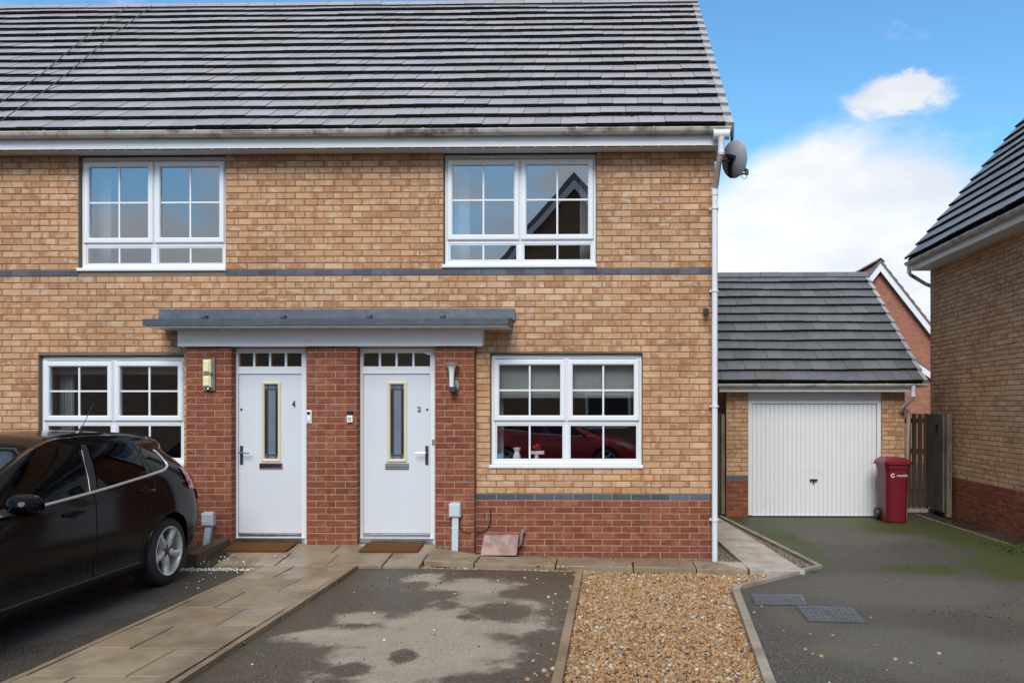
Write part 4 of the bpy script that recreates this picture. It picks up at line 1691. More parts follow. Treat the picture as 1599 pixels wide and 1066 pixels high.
# ------------------------------------------------------------------ porch canopy
cx0, cx1, cy = -5.27, -1.165, -.43
can = thing('porch_canopy', 'long flat lead topped canopy with white boards over both front doors', 'canopy', ((cx0 + cx1) / 2, 0, 2.4))
zt_, zb2 = 2.675, 2.60
MB().hexa([(cx0, cy, zb2), (cx1, cy, zb2), (cx1, -.002, zb2), (cx0, -.002, zb2), (cx0, cy, zt_), (cx1, cy, zt_), (cx1, -.002, zt_ + .05), (cx0, -.002, zt_ + .05)]).build('lead_roof', LEAD, can)
MB().box(cx0 + .012, cx1 - .012, cy + .02, -.004, zb2 - .016, zb2 - .002).build('canopy_soffit', UPVC, can)
n = 5
for k in range(n):
    a, b = cx0 - .06 + (cx1 - cx0 + .06) * k / n, cx0 - .06 + (cx1 - cx0 + .06) * (k + 1) / n
    up = MB()
    up.hexa([(a, -.03 - .002 * (k % 2), zt_ + .02), (b + .03, -.03 - .002 * (k % 2), zt_ + .02), (b + .03, -.001, zt_ + .02), (a, -.001, zt_ + .02),
             (a, -.012 - .002 * (k % 2), 2.832 + random.uniform(-.004, .004)), (b + .03, -.012 - .002 * (k % 2), 2.832 + random.uniform(-.004, .004)), (b + .03, -.001, 2.835), (a, -.001, 2.835)])
    up.build('lead_flashing', LEAD, can)
for u in (317, 440, 575, 690):
    x = PX(u, -.35)
    MB().bbox(x - .02, x + .03, -.36, -.28, zt_ + .008, zt_ + .045, .01).build('lead_clip', LEAD, can)
bx0, bx1 = PX(277, -.15), PX(753, -.15)
MB().bbox(bx0, bx1, -.15, -.004, PIER_TOP - .012, zb2 - .017, .004).build('canopy_beam', FASCIA, can)

# ------------------------------------------------------------------ small things on the front
# twin cream wall light
x, z = PX(326.5, -.12), PZ(584, -.12)
t = thing('wall_light', 'steel wall light with two cream lenses on the pier left of door 4', 'wall light', (x, -.10, z), 'porch lights')
MB().bbox(x - .067, x + .067, -.128, -.1, z - .19, z + .19, .006).build('back_plate', STEEL, t)
for s in (1, -1):
    MB().bbox(x - .048, x + .046, -.19, -.128, z + (.015 if s > 0 else -.150), z + (.168 if s > 0 else -.015), .022).build('lens', LENSC, t, smooth=True)
MB().box(x - .052, x + .05, -.178, -.128, z - .012, z + .012).build('band', STEEL, t)
MB().lathe([(0, .03), (.014, .024), (.018, .008), (.018, 0)], 14, Matrix.Translation((x, -.128, z - .168)) @ Matrix.Rotation(R(90), 4, 'X')).build('sensor', CHROME, t, smooth=True)
# torch lamp
x, z = PX(707, -.15), PZ(590, -.15)
t = thing('wall_light', 'flared steel torch lamp on the pier right of door 2', 'wall light', (x, -.10, z), 'porch lights')
MB().lathe([(0, .03), (.05, .026), (.055, 0)], 18, Matrix.Translation((x + .02, -.10, z - .085)) @ Matrix.Scale(1.35, 4, (0, 0, 1)) @ Matrix.Rotation(R(90), 4, 'X')).build('rose', STEEL, t, smooth=True)
MB().tube([(x + .02, -.12, z - .10), (x + .01, -.17, z - .13), (x - .003, -.185, z - .10)], .014, 10).bbox(x - .03, x + .045, -.21, -.13, z - .168, z - .105, .012).build('arm', DARKMET, t, smooth=True)
MB().lathe([(.0, -.10), (.026, -.10), (.027, .02), (.034, .09), (.05, .14), (.075, .158), (.068, .162), (0, .163)], 20, Matrix.Translation((x - .005, -.185, z))).build('lamp_shade', PLANTER, t, smooth=True)
MB().lathe([(.0, .16), (.080, .158), (.080, .172), (0, .176)], 20, Matrix.Translation((x - .005, -.185, z))).build('cap', STEEL, t, smooth=True)

# doorbells
x, z = PX(482, -.12), PZ(651, -.12)
t = thing('doorbell', 'tall white camera doorbell on the pier beside door 4', 'doorbell', (x, -.1, z), 'doorbells')
MB().bbox(x - .031, x + .031, -.126, -.1, z - .08, z + .08, .014).build('housing', SCREEN, t, smooth=True)
MB().lathe([(0, .006), (.018, .005), (.02, 0)], 16, Matrix.Translation((x, -.126, z + .045)) @ Matrix.Rotation(R(90), 4, 'X')).build('lens', BLACKP, t, smooth=True)
MB().lathe([(0, .004), (.016, .003), (.018, 0)], 16, Matrix.Translation((x, -.126, z - .045)) @ Matrix.Rotation(R(90), 4, 'X')).build('button', GREYP, t, smooth=True)
x, z = PX(546, -.12), PZ(650, -.12)
t = thing('doorbell', 'small doorbell, black top and white button, on the pier left of door 2', 'doorbell', (x, -.1, z), 'doorbells')
MB().bbox(x - .033, x + .033, -.126, -.1, z - .07, z + .012, .006).build('housing', SCREEN, t)
MB().bbox(x - .03, x + .03, -.124, -.1, z + .012, z + .066, .005).build('camera_block', BLACKP, t)
MB().lathe([(.018, .002), (.018, .005), (.013, .005), (.013, .002)], 16, Matrix.Translation((x, -.126, z - .03)) @ Matrix.Rotation(R(90), 4, 'X')).build('button', DARKMET, t)


def meter_box(u0, u1, v0, v1, vb, label, lean, inlay, y=-.12):
    x0, x1, z0, z1 = PX(u0, y - .06), PX(u1, y - .06), PZ(v1, y - .06), PZ(v0, y - .06)
    xm = (x0 + x1) / 2
    zb = PZ(vb, y)
    t = thing('meter_box', label, 'meter box', (xm, y, zb), 'grey cable boxes by the doors')
    MB().bbox(x0, x1, y - .06, y + .018, z0, z1, .012).build('box_lid', GREYP, t)
    MB().bbox(x0 + .012, x1 - .012, y - .03, y + .018, z1 + .001, z1 + .012, .004).build('box_hood', GREYP, t)
    c = MB()
    w = .036
    c.hexa([(xm - w - lean, y - .04, zb), (xm + w - lean, y - .04, zb), (xm + w - lean, y + .015, zb), (xm - w - lean, y + .015, zb),
            (xm - w + .005, y - .035, z0 - .001), (xm + w + .005, y - .035, z0 - .001), (xm + w + .005, y + .015, z0 - .001), (xm - w + .005, y + .015, z0 - .001)])
    c.build('conduit_cover', GREYP, t)
    if inlay:
        MB().box(x0 + .02, x0 + .07, y - .0625, y - .0602, z0 + .05, z0 + .06).build('maker_plate', WHITE, t)
    else:
        MB().box(xm - w - .003, xm + w + .004, y - .041, y + .012, zb + .26, zb + .268).build('joint', PIPE_W, t)
    return t


meter_box(700.5, 718.5, 787, 808, 860, 'pale grey cable box on a straight conduit right of door 2', 0.0, False)
meter_box(313.5, 332, 803, 823, 862, 'pale grey cable box with leaning conduit left of door 4', .03, True)

cb = MB()
P = [(717, 808), (718, 822), (722, 830), (733, 832), (748, 831), (757, 828), (763, 819), (764, 806), (764, 795)]
P = [Vector((PX(u, -.11), -.115 if u < 739 else -.012, PZ(v, -.11 if u < 739 else 0))) for u, v in P]
cb.tube(P, .006, 8)
o = cb.build('loose_cable', BLACKP, smooth=True)
o['label'] = 'black cable looping from the grey box across the red brick base'
o['category'] = 'cable'

# leaning pink slab and waste pipe
x0, x1 = PX(751, -.2), PX(808, -.2)
zb = gz(-1.2, -.2) + .01
zt2 = PZ(836, -.07)
o = MB().hexa([(x0, -.22, zb), (x1 - .01, -.22, zb), (x1 - .01, -.18, zb), (x0, -.18, zb), (x0 + .015, -.075, zt2), (x1, -.075, zt2), (x1, -.035, zt2 + .008), (x0 + .015, -.035, zt2 + .008)]).build('leaning_slab', PINKS)
o['label'] = 'pinkish stone slab leaning against the red brick base'
o['category'] = 'stone slab'
x, z = PX(816.5, -.05), PZ(830, -.05)
wp = thing('waste_pipe', 'short pale waste pipe out of the red brick beside the leaning slab', 'pipe', (x, 0, z))
MB().lathe([(.03, 0), (.03, .03), (.02, .03), (.02, 0)], 14, Matrix.Translation((x, 0, z)) @ Matrix.Rotation(R(90), 4, 'X')).build('collar', STEEL, wp, smooth=True)
MB().tube([(x, .0, z), (x, -.05, z), (x - .012, -.06, z - .03), (x - .02, -.06, z - .11), (x - .03, -.06, z - .15), (x - .05, -.06, z - .165)], .017, 10).build('bent_pipe', PINKS, wp, smooth=True)

# security camera under the bend
x, z = PX(1103, -.05), PZ(486, -.05)
t = thing('security_sensor', 'small black security sensor on the buff wall near the corner downpipe', 'sensor', (x, 0, z))
MB().bbox(x - .03, x + .03, -.03, 0, z - .03, z + .035, .006).build('bracket', BLACKP, t)
MB().hexa([(x - .042, -.10, z - .04), (x + .012, -.11, z - .045), (x + .03, -.031, z - .03), (x - .03, -.031, z - .03),
           (x - .042, -.10, z + .012), (x + .012, -.11, z + .012), (x + .03, -.031, z + .03), (x - .03, -.031, z + .03)]).build('housing', BLACKP, t)

# door mats
for (u0, u1, va, vb, lab) in ((350, 455, 856.5, 845.5, 'brown coir doormat at the left door, white chips around it'), (562, 661, 856.5, 846, 'brown coir doormat at the right door beside the cable box')):
    x0 = PX(u0, -.36)
    x1 = x0 + (.72 if u0 < 400 else .66)
    y0, y1 = -.40, -.09
    b = MB()
    z = lambda a_, b_: gz(a_, b_) + .005
    b.hexa([(x0, y0, z(x0, y0)), (x1, y0, z(x1, y0)), (x1, y1, z(x1, y1)), (x0, y1, z(x0, y1)),
            (x0, y0, z(x0, y0) + .016), (x1, y0, z(x1, y0) + .016), (x1, y1, z(x1, y1) + .016), (x0, y1, z(x0, y1) + .016)])
    o = b.build('doormat', COIR)
    o['label'] = lab
    o['category'] = 'doormat'
    o['group'] = 'doormats'

# low brown board retaining the bed by the pier
lw = thing('bed_edging', 'low brown board wall running out from the pier beside the car', 'garden edging', (-4.5, -.4, .05))
for k in range(2):
    a, b = -.10 - k * .36, -.10 - (k + 1) * .36 + .004
    z_ = gz(-4.4, -.3)
    MB().hexa([(-4.56, b, -.02), (-4.44, b, -.02), (-4.44, a, .0), (-4.56, a, .0),
               (-4.56, b, .145 - k * .025), (-4.44, b, .14 - k * .025), (-4.44, a, .17 - k * .025), (-4.56, a, .175 - k * .025)]).build('board', TIMBER, lw)

# satellite dish on the gable
dx, dy, dz_ = PX(1146, .35), .35, PZ(250, .35)
sat = thing('satellite_dish', 'dark grey satellite dish on the gable behind the corner downpipe', 'satellite dish', (XEND, .2, dz_ - .2))
N_ = Vector((.70, .66, .26)).normalized()      # turned away: its back is towards the street
Q = N_.to_track_quat('Z', 'Y').to_matrix().to_4x4() @ Matrix.Rotation(R(24), 4, 'Z')
MD = Matrix.Translation((dx, dy, dz_)) @ Q
prof = [(r_ * .195, .06 * r_ * r_ - .05) for r_ in (0.001, .25, .5, .75, .93, 1.0)] + [(.200, .014), (.199, .006)] + [(r_ * .195, .06 * r_ * r_ - .058) for r_ in (.98, .7, .4, .001)]
MB().lathe(prof, 36, MD @ Matrix.Diagonal((.92, 1.12, 1, 1))).build('reflector', DISH, sat, smooth=True)
ctr = MD @ Vector((0, -.02, -.075))
MB().tube([(XEND, .30, dz_ + .0), (XEND + .06, .27, dz_ - .02), tuple(ctr)], .014, 10).tube([(XEND, .30, dz_ - .05), (XEND + .06, .27, dz_ - .03)], .010, 8).build('wall_arm', BLACKP, sat, smooth=True)
mt_ = MB()
mt_.hexa([tuple(MD @ Vector(p_)) for p_ in ((-.022, -.21, -.03), (.022, -.21, -.03), (.022, -.21, .0), (-.022, -.21, .0), (-.035, .06, -.10), (.035, .06, -.10), (.035, .06, -.04), (-.035, .06, -.04))])
mt_.hexa([tuple(MD @ Vector(p_)) for p_ in ((-.06, .02, -.10), (.06, .02, -.10), (.06, .02, -.05), (-.06, .02, -.05), (-.06, .055, -.10), (.06, .055, -.10), (.06, .055, -.05), (-.06, .055, -.05))])
mt_.build('mount', BLACKP, sat)
low_ = MD @ Vector((0, -.215, -.01))
lnb = Vector((PX(1165, .60), .60, PZ(268, .60)))
MB().tube([tuple(low_), tuple(low_ + (lnb - low_) * .5 + Vector((0, 0, -.01))), tuple(lnb + Vector((0, 0, -.03)))], .011, 8).build('feed_arm', BLACKP, sat, smooth=True)
MB().lathe([(0, 0), (.022, 0), (.026, .03), (.026, .06), (.02, .07), (0, .07)], 14, Matrix.Translation(lnb + Vector((.01, 0, 0))) @ Matrix.Rotation(R(-60), 4, 'Y')).box(lnb.x - .01, lnb.x + .03, lnb.y - .02, lnb.y + .02, lnb.z - .05, lnb.z + .01).build('receiver', DARKMET, sat, smooth=True)
MB().tube([lnb + Vector((.01, 0, -.05)), lnb + Vector((.005, 0, -.085)), lnb + Vector((-.025, 0, -.10)), lnb + Vector((-.055, 0, -.075)), lnb + Vector((-.07, .0, -.035))], .004, 6).build('feed_cable', BLACKP, sat, smooth=True)

# two cables lying down the roof slope
for k, (xa_, xb_) in enumerate(((-7.80, -7.30), (-7.42, -6.98))):
    P = []
    for i in range(9):
        t_ = i / 8
        y = Y_R - .1 + (Y_E + .1 - Y_R) * t_
        z = Z_R + (Z_E - Z_R) * (y - Y_R) / (Y_E - Y_R)
        P.append((xa_ + (xb_ - xa_) * t_ + .02 * math.sin(i * 1.3), y - .03, z + .065 + .02 * math.sin(i)))
    o = MB().tube(P, .0055, 6).build('roof_cable', DARKMET, smooth=True)
    o['label'] = ('left' if k == 0 else 'right') + ' one of two thin cables running down the grey roof at upper left'
    o['category'] = 'cable'
    o['group'] = 'cables on the roof'

# ------------------------------------------------------------------ garage
GY = 4.13
gx = lambda u, y=GY: PX(u, y)
gzd = lambda v, y=GY, u=1270: PZ(v, y, PX(u, y))
G = thing('garage', 'small detached brick garage with white ribbed door and grey tiled roof', 'garage', ((gx(1134) + gx(1413)) / 2, GY, gz(3.4, GY)))
gxa, gxb = gx(1134), gx(1413)
da, db = gx(1168.5), gx(1376.5)
gzb = -.20
gtop = gzd(608) + .03
dtop = gzd(612.5)
wl = MB()
wall_panels(wl, gxa, gxb, gzb, gtop, [(da, db, -1, dtop)], GY + .006, GY + .2, 0)
wl.box(gxa + .004, gxa + .2, GY + .201, GY + 5.6, gzb, gtop, 1)
wl.box(gxb - .2, gxb - .004, GY + .201, GY + 5.6, gzb, gtop, 1)
wl.box(gxa, gxb, GY + 5.6, GY + 5.8, gzb, gtop, 1)
gyr, gzr = 6.87, 4.36
gye, gze = GY - .27, gzd(596.5, GY - .27)
wl.add([(gxb - .006, GY, gtop), (gxb - .006, 2 * gyr - GY, gtop), (gxb - .006, gyr, gzr - .1), (gxa + .006, GY, gtop), (gxa + .006, 2 * gyr - GY, gtop), (gxa + .006, gyr, gzr - .1)], [(0, 1, 2), (3, 5, 4)], 1)
gw = wl.build('wall', [M_GREY, SIDE_DRAB], G)
gb = []
bz = gzd(746)
GB = GREYBUFF
lay_courses(gxa, gxb, gzb, gtop, [(da, db, -1, 9)], lambda x, z: BLUEB if abs(z - bz) < .03 else (RED if z < bz else BUFF), ('y', GY), gb, zref=bz, phase=.03)
emit_bricks(gb, gw, 300)
# door
gd = MB()
gd.frame(da, db, gzb + .05, dtop - .12, .07, GY + .02, GY + .09, .006, wb=.001)
gd.build('door_frame', GDOOR, G)
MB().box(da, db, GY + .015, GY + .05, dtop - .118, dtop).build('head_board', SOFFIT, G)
la, lb, lz0, lz1 = da + .074, db - .074, gz(3.4, GY) - .01, dtop - .195
lf = MB()
npan = 28
for k in range(npan):
    a, b = la + (lb - la) * k / npan, la + (lb - la) * (k + 1) / npan
    lf.add([(a, GY + .055, lz0), (a + .006, GY + .040, lz0), (b - .006, GY + .040, lz0), (b, GY + .055, lz0),
            (a, GY + .055, lz1), (a + .006, GY + .040, lz1), (b - .006, GY + .040, lz1), (b, GY + .055, lz1)], [(0, 1, 5, 4), (1, 2, 6, 5), (2, 3, 7, 6)])
lf.box(la, lb, GY + .056, GY + .08, lz0, lz1)
dl = lf.build('garage_door', GDOOR, G)
for (a, b) in ((la, la + .22), ((la + lb) / 2 - .06, (la + lb) / 2 + .06), (lb - .22, lb)):
    MB().box(a, b, GY + .030, GY + .0385, lz0 - .002, lz0 + .022).build('bottom_bracket', GDOOR, dl)
hx, hz = gx(1271), gzd(749)
MB().bbox(hx - .062, hx + .062, GY - .01, GY + .039, hz - .012, hz + .014, .008).box(hx - .008, hx + .008, GY + .015, GY + .037, hz - .07, hz - .012).build('handle', BLACKP, dl)
MB().box(la - .03, lb + .03, GY + .02, GY + .2, lz0 - .15, lz0 - .004).build('door_gap', BLACKP, G)
# roof
gxl, gxr = gxa - .22, 5.19
rf = MB()
rf.hexa([(gxl, gye + .05, gze - .03), (gxr, gye + .05, gze - .03), (gxr, gyr, gzr - .08), (gxl, gyr, gzr - .08),
         (gxl, gye + .04, gze), (gxr, gye + .04, gze), (gxr, gyr, gzr - .035), (gxl, gyr, gzr - .035)])
gyb = 2 * gyr - gye
rf.hexa([(gxl, gyr, gzr - .08), (gxr, gyr, gzr - .08), (gxr, gyb, gze - .03), (gxl, gyb, gze - .03), (gxl, gyr, gzr - .02), (gxr, gyr, gzr - .02), (gxr, gyb, gze + .03), (gxl, gyb, gze + .03)], 1)
groof = rf.build('roof', [TILEBACK, TILE_G], G)
gg, gth = lay_tiles(groof, gxl, gxr - .075, gye, gze, gyr, gzr, 12, .285, TILE_G, 300, phase=.1)
ridge_tiles(groof, gxl, gxr, gyr, gzr + .05, .42, TILE_G)
vm = MB()
vm.hexa([(-.036, -.012, -.09), (.036, -.012, -.09), (.036, gg + .03, -.10), (-.036, gg + .03, -.10), (-.036, -.012, .056), (.036, -.012, .052), (.036, gg + .03, .008), (-.036, gg + .03, .010)])
vme = vm.mesh('verge_cap', VERGE)
for r in range(12):
    d = r * gg
    place('verge_cap', vme, groof, (gxr - .038, gye + d * math.cos(gth), gze + d * math.sin(gth)), (gth, 0, 0))
P = []
for r in range(12):
    for k in range(30):
        d = r * gg + random.uniform(-.004, .01)
        P.append((random.uniform(gxl, gxr), gye + d * math.cos(gth) - .028 * math.sin(gth), gze + d * math.sin(gth) + .02))
moss_lumps('roof_moss', P, groof, (.005, .012))
fz = gzd(611.5, GY - .22)
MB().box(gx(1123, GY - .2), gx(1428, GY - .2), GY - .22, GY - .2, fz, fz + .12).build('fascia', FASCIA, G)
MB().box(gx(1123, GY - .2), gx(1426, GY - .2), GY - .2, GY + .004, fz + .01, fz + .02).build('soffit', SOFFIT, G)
gutter_run(G, gxl + .01, gx(1446.5, GY - .28), GY - .275, gzd(599.5, GY - .28), .050, GUTTER, .52, ends=(False, True), first=.2)
ox, oz_ = gx(1426, GY - .27), gzd(603, GY - .27)
MB().lathe([(.05, .04), (.05, 0), (.036, -.03), (.036, -.14), (.041, -.14), (.041, -.17), (.034, -.17)], 14, Matrix.Translation((ox, GY - .27, oz_))).build('outlet', PIPE_W, G, smooth=True)
MB().tube([(ox, GY - .27, oz_ - .15), (ox - .01, GY - .26, oz_ - .2), (ox - .12, GY - .10, oz_ - .36), (gxb + .045, GY - .04, oz_ - .42), (gxb + .045, GY - .04, oz_ - .5), (gxb + .045, GY + .12, gz(5, 4) - .1)], .034, 12).build('downpipe', PIPE_D, G, smooth=True)

# passage beside the house: dark fence and wall end
f1 = thing('fence', 'narrow dark board fence between the house corner and the garage', 'fence', (1.6, GY + .1, gz(1.6, 4)))
for k in range(4):
    a = 1.30 + k * .155
    MB().bbox(a, a + .148, GY + .10 + .012 * (k % 2), GY + .125 + .012 * (k % 2), -.13, gzd(645, GY + .1, 1128), .004).build('board', WOOD_D, f1)
MB().box(1.84, 1.90, GY + .04, GY + .099, -.13, gzd(647, GY + .04, 1128)).build('post', WOOD, f1)
o = MB().box(.8, 2.6, 9.6, 9.8, -.3, 2.5).build('garden_wall', DARKBRICK)
o['label'] = 'dark brick wall closing the passage behind the narrow fence'
o['category'] = 'wall'

# ------------------------------------------------------------------ right-hand house
RX = 5.72
RYB, RYF = 5.06, -3.0
RH = thing('detached_house', 'drab buff brick house with red base at the right edge of the drive', 'house', (8.8, 1, -.15))
reav = 4.27
rw = MB()
rbz = None
redtop = PZ(744, 4.26, RX)
rw.box(RX + .006, RX + .25, RYF, RYB, redtop, reav - .02, 0)
rw.box(RX + .006, RX + .25, RYF, RYB, -.4, redtop, 1)
rw.box(RX + .25, RX + 6.3, RYB - .25, RYB - .004, -.4, reav - .02, 2)
rw.box(RX + .25, RX + 6.3, RYF, RYF + .25, -.4, reav - .02, 2)
rw.box(RX + 6.05, RX + 6.3, RYF + .25, RYB - .25, -.4, reav - .02, 3)
pit = R(50)
rxr = RX + 3.15
rzr = reav + math.tan(pit) * 3.15
for yy in (RYB - .01, RYF + .01):
    rw.add([(RX + .01, yy, reav - .03), (RX + 6.29, yy, reav - .03), (rxr, yy, rzr - .1)], [(0, 1, 2)], 2)
rwall = rw.build('wall', [M_GREY, M_PALE, OPP_BRICK, SIDE_DRAB], RH)
rb = []
lay_courses(1.0, RYB, -.25, reav - .05, [], lambda x, z: GREYBUFF if z > redtop - .005 else RED, ('x', RX), rb, zref=redtop + .037, phase=.06)
emit_bricks(rb, rwall, 300, lambda p: p.y > 1.7 and p.z > -.1)
o = MB().box(RX - .001, RX + .005, RYF, 1.0, redtop, reav - .02).box(RX - .001, RX + .005, RYF, 1.0, -.4, redtop).build('wall_face', SIDE_DRAB, RH)
# roof slope facing the drive
rxe = RX - .42
rze = reav + .075
rrun = rxr - rxe
rzr2 = rze + math.tan(pit) * rrun
rf = MB()
ya, yb_ = RYF - .1, RYB + .06
rf.hexa([(rxe + .05, ya, rze - .03), (rxr, ya, rzr2 - .08), (rxr, yb_, rzr2 - .08), (rxe + .05, yb_, rze - .03), (rxe + .04, ya, rze + .01), (rxr, ya, rzr2 - .03), (rxr, yb_, rzr2 - .03), (rxe + .04, yb_, rze + .01)])
rf.hexa([(rxr, ya, rzr2 - .08), (2 * rxr - rxe, ya, rze - .03), (2 * rxr - rxe, yb_, rze - .03), (rxr, yb_, rzr2 - .08), (rxr, ya, rzr2 - .03), (2 * rxr - rxe, ya, rze + .03), (2 * rxr - rxe, yb_, rze + .03), (rxr, yb_, rzr2 - .03)], 1)
rroof = rf.build('roof', [TILEBACK, TILE_R], RH)
rrows = round(math.hypot(rrun, rzr2 - rze) / .302)
lay_tiles(rroof, .2, yb_, rxe, rze, rxr, rzr2, rrows, .30, TILE_R, 300, axis='y')
ridge_tiles(rroof, ya, yb_, rxr, rzr2 + .06, .45, TILE_R, axis='y')
MB().box(rxe + .095, rxe + .115, ya, RYB + .03, reav - .13, reav - .005).build('fascia', FASCIA, RH)
MB().box(rxe + .115, RX + .006, ya, RYB + .03, reav - .125, reav - .112).build('soffit', SOFFIT, RH)
gutter_run(RH, ya, RYB + .07, rxe + .035, reav + .02, .055, GUTTER, .9, axis='y')
MB().lathe([(.045, .03), (.045, 0), (.036, -.03), (.036, -.14)], 14, Matrix.Translation((rxe + .035, RYB - .02, reav - .03))).tube(
    [(rxe + .035, RYB - .02, reav - .14), (rxe + .06, RYB - .01, reav - .20), (RX - .06, RYB + .05, reav - .36), (RX + .1, RYB + .055, reav - .42)], .034, 10).build('downpipe', GUTTER, RH, smooth=True)

# gate and fence between garage and right house
gt = thing('timber_fence', 'weathered board fence with gaps between the garage and the right house', 'fence', (5.2, 4.9, gz(5, 4.9)))
fy = 4.95
ft = PZ(645.5, fy, 5.2)
x = gxb + .02
for k in range(7):
    MB().bbox(x, x + .080, fy - .012, fy + .01, -.13, ft + random.uniform(-.01, .01), .004).build('board', WOOD_D, gt)
    x += .103
for zz in (.15, .85, 1.4):
    MB().box(gxb, x, fy + .012, fy + .06, zz, zz + .09).build('rail', WOOD_D, gt)
MB().box(gxb, x + .1, fy - .06, fy + .3, -.2, -.125).build('sill_stone', SLABW, gt)
ga = thing('timber_gate', 'grey weathered timber gate leaf standing open against the right house', 'gate', (5.5, 4.6, gz(5.5, 4.5)))
p0, p1 = Vector((5.615, 4.93)), Vector((5.555, 4.10))
dgt = (p1 - p0).normalized()
ngt = Vector((-dgt.y, dgt.x)) * -.012
Lg = (p1 - p0).length
nb_ = 5
for k in range(nb_):
    a, b = p0 + dgt * (Lg * k / nb_ + .004), p0 + dgt * (Lg * (k + 1) / nb_ - .004)
    zt3 = 1.56 + .02 * random.random()
    c4 = [a - ngt, b - ngt, b + ngt, a + ngt]
    MB().hexa([(v.x, v.y, -.08) for v in c4] + [(v.x, v.y, zt3) for v in c4]).build('board', WOOD, ga)
MB().box(p1.x + .01, p1.x + .095, p1.y - .095, p1.y - .01, -.15, 1.58).build('post', WOOD, ga)
MB().box(5.53, 5.553, 4.30, 4.36, 1.30, 1.40).build('latch', BLACKP, ga)

# ------------------------------------------------------------------ wheelie bin
bx0, bx1, by0 = PX(1389, 3.35), PX(1421, 3.35), 3.35
bx0 = bx1 - .36
bzb = gz(4.5, 3.4) - .03
bt = PZ(725, 3.35, 4.5)
bn = thing('wheelie_bin', 'maroon wheelie bin with white print standing by the garage door', 'bin', ((bx0 + bx1) / 2, by0 + .3, bzb))
hb = bt - bzb
cxb = (bx0 + bx1) / 2
bo = MB()
def ringb(z, w, d, y0_):
    c = .05
    return [(cxb - w + c, y0_, z), (cxb + w - c, y0_, z), (cxb + w, y0_ + c, z), (cxb + w, y0_ + d - c, z), (cxb + w - c, y0_ + d, z), (cxb - w + c, y0_ + d, z), (cxb - w, y0_ + d - c, z), (cxb - w, y0_ + c, z)]
rings = [ringb(bzb, .155, .40, by0 + .07), ringb(bzb + .02, .16, .42, by0 + .06), ringb(bzb + hb * .93, .185, .50, by0 + .01), ringb(bzb + hb * .93, .198, .53, by0 - .005), ringb(bzb + hb, .20, .53, by0 - .005)]
vs = [p for r in rings for p in r]
fs = [(r * 8 + k, r * 8 + (k + 1) % 8, (r + 1) * 8 + (k + 1) % 8, (r + 1) * 8 + k) for r in range(4) for k in range(8)] + [tuple(range(7, -1, -1)), tuple(range(32, 40))]
bo.add(vs, fs).build('bin_body', BIN_R, bn)
for fx in (-.10, .10):
    MB().hexa([(cxb + fx - .012, by0 + .055, bzb + .03), (cxb + fx + .012, by0 + .055, bzb + .03), (cxb + fx + .012, by0 + .09, bzb + .03), (cxb + fx - .012, by0 + .09, bzb + .03),
               (cxb + fx - .012, by0 + .014, bzb + hb * .70), (cxb + fx + .012, by0 + .014, bzb + hb * .70), (cxb + fx + .012, by0 + .05, bzb + hb * .70), (cxb + fx - .012, by0 + .05, bzb + hb * .70)]).build('rib', BIN_R, bn)
ld = MB()
r1_ = [ringb(bzb + hb + .002, .215, .57, by0 - .03), ringb(bzb + hb + .045, .215, .57, by0 - .03), ringb(bzb + hb + .10, .15, .42, by0 + .06)]
vs = [p for r in r1_ for p in r]
fs = [(r * 8 + k, r * 8 + (k + 1) % 8, (r + 1) * 8 + (k + 1) % 8, (r + 1) * 8 + k) for r in range(2) for k in range(8)] + [tuple(range(7, -1, -1)), tuple(range(16, 24))]
ld.add(vs, fs).build('bin_lid', BIN_L, bn)
MB().tube([(cxb - .20, by0 + .58, bzb + hb - .01), (cxb + .20, by0 + .58, bzb + hb - .01)], .016, 8).build('bar_handle', BIN_R, bn, smooth=True)
for s in (-1, 1):
    M_ = Matrix.Translation((cxb + s * .185, by0 + .46, bzb + .10)) @ Matrix.Rotation(R(90), 4, 'Y')
    MB().lathe([(.0, -.03), (.06, -.03), (.095, -.028), (.10, -.015), (.10, .015), (.095, .028), (.06, .03), (0, .03)], 20, M_).build('wheel', BLACKP, bn, smooth=True)
zz = PZ(742, 3.37, 4.6)
text_mesh('recycle', .060, .001, WHITE, 'bin_lettering', Matrix.Translation((cxb + .060, by0 + .0105, zz)) @ FACE_CAM, bn)
lg = MB()
for k in range(15):
    a0, a1 = .5 + k * .36, .5 + (k + 1) * .36
    q = lambda a_, r_: (cxb - .085 + r_ * math.cos(a_), by0 + .012, zz + r_ * math.sin(a_))
    lg.add([q(a0, .020), q(a1, .020), q(a1, .033), q(a0, .033)], [(0, 1, 2, 3)])
lg.build('bin_logo', WHITE, bn)

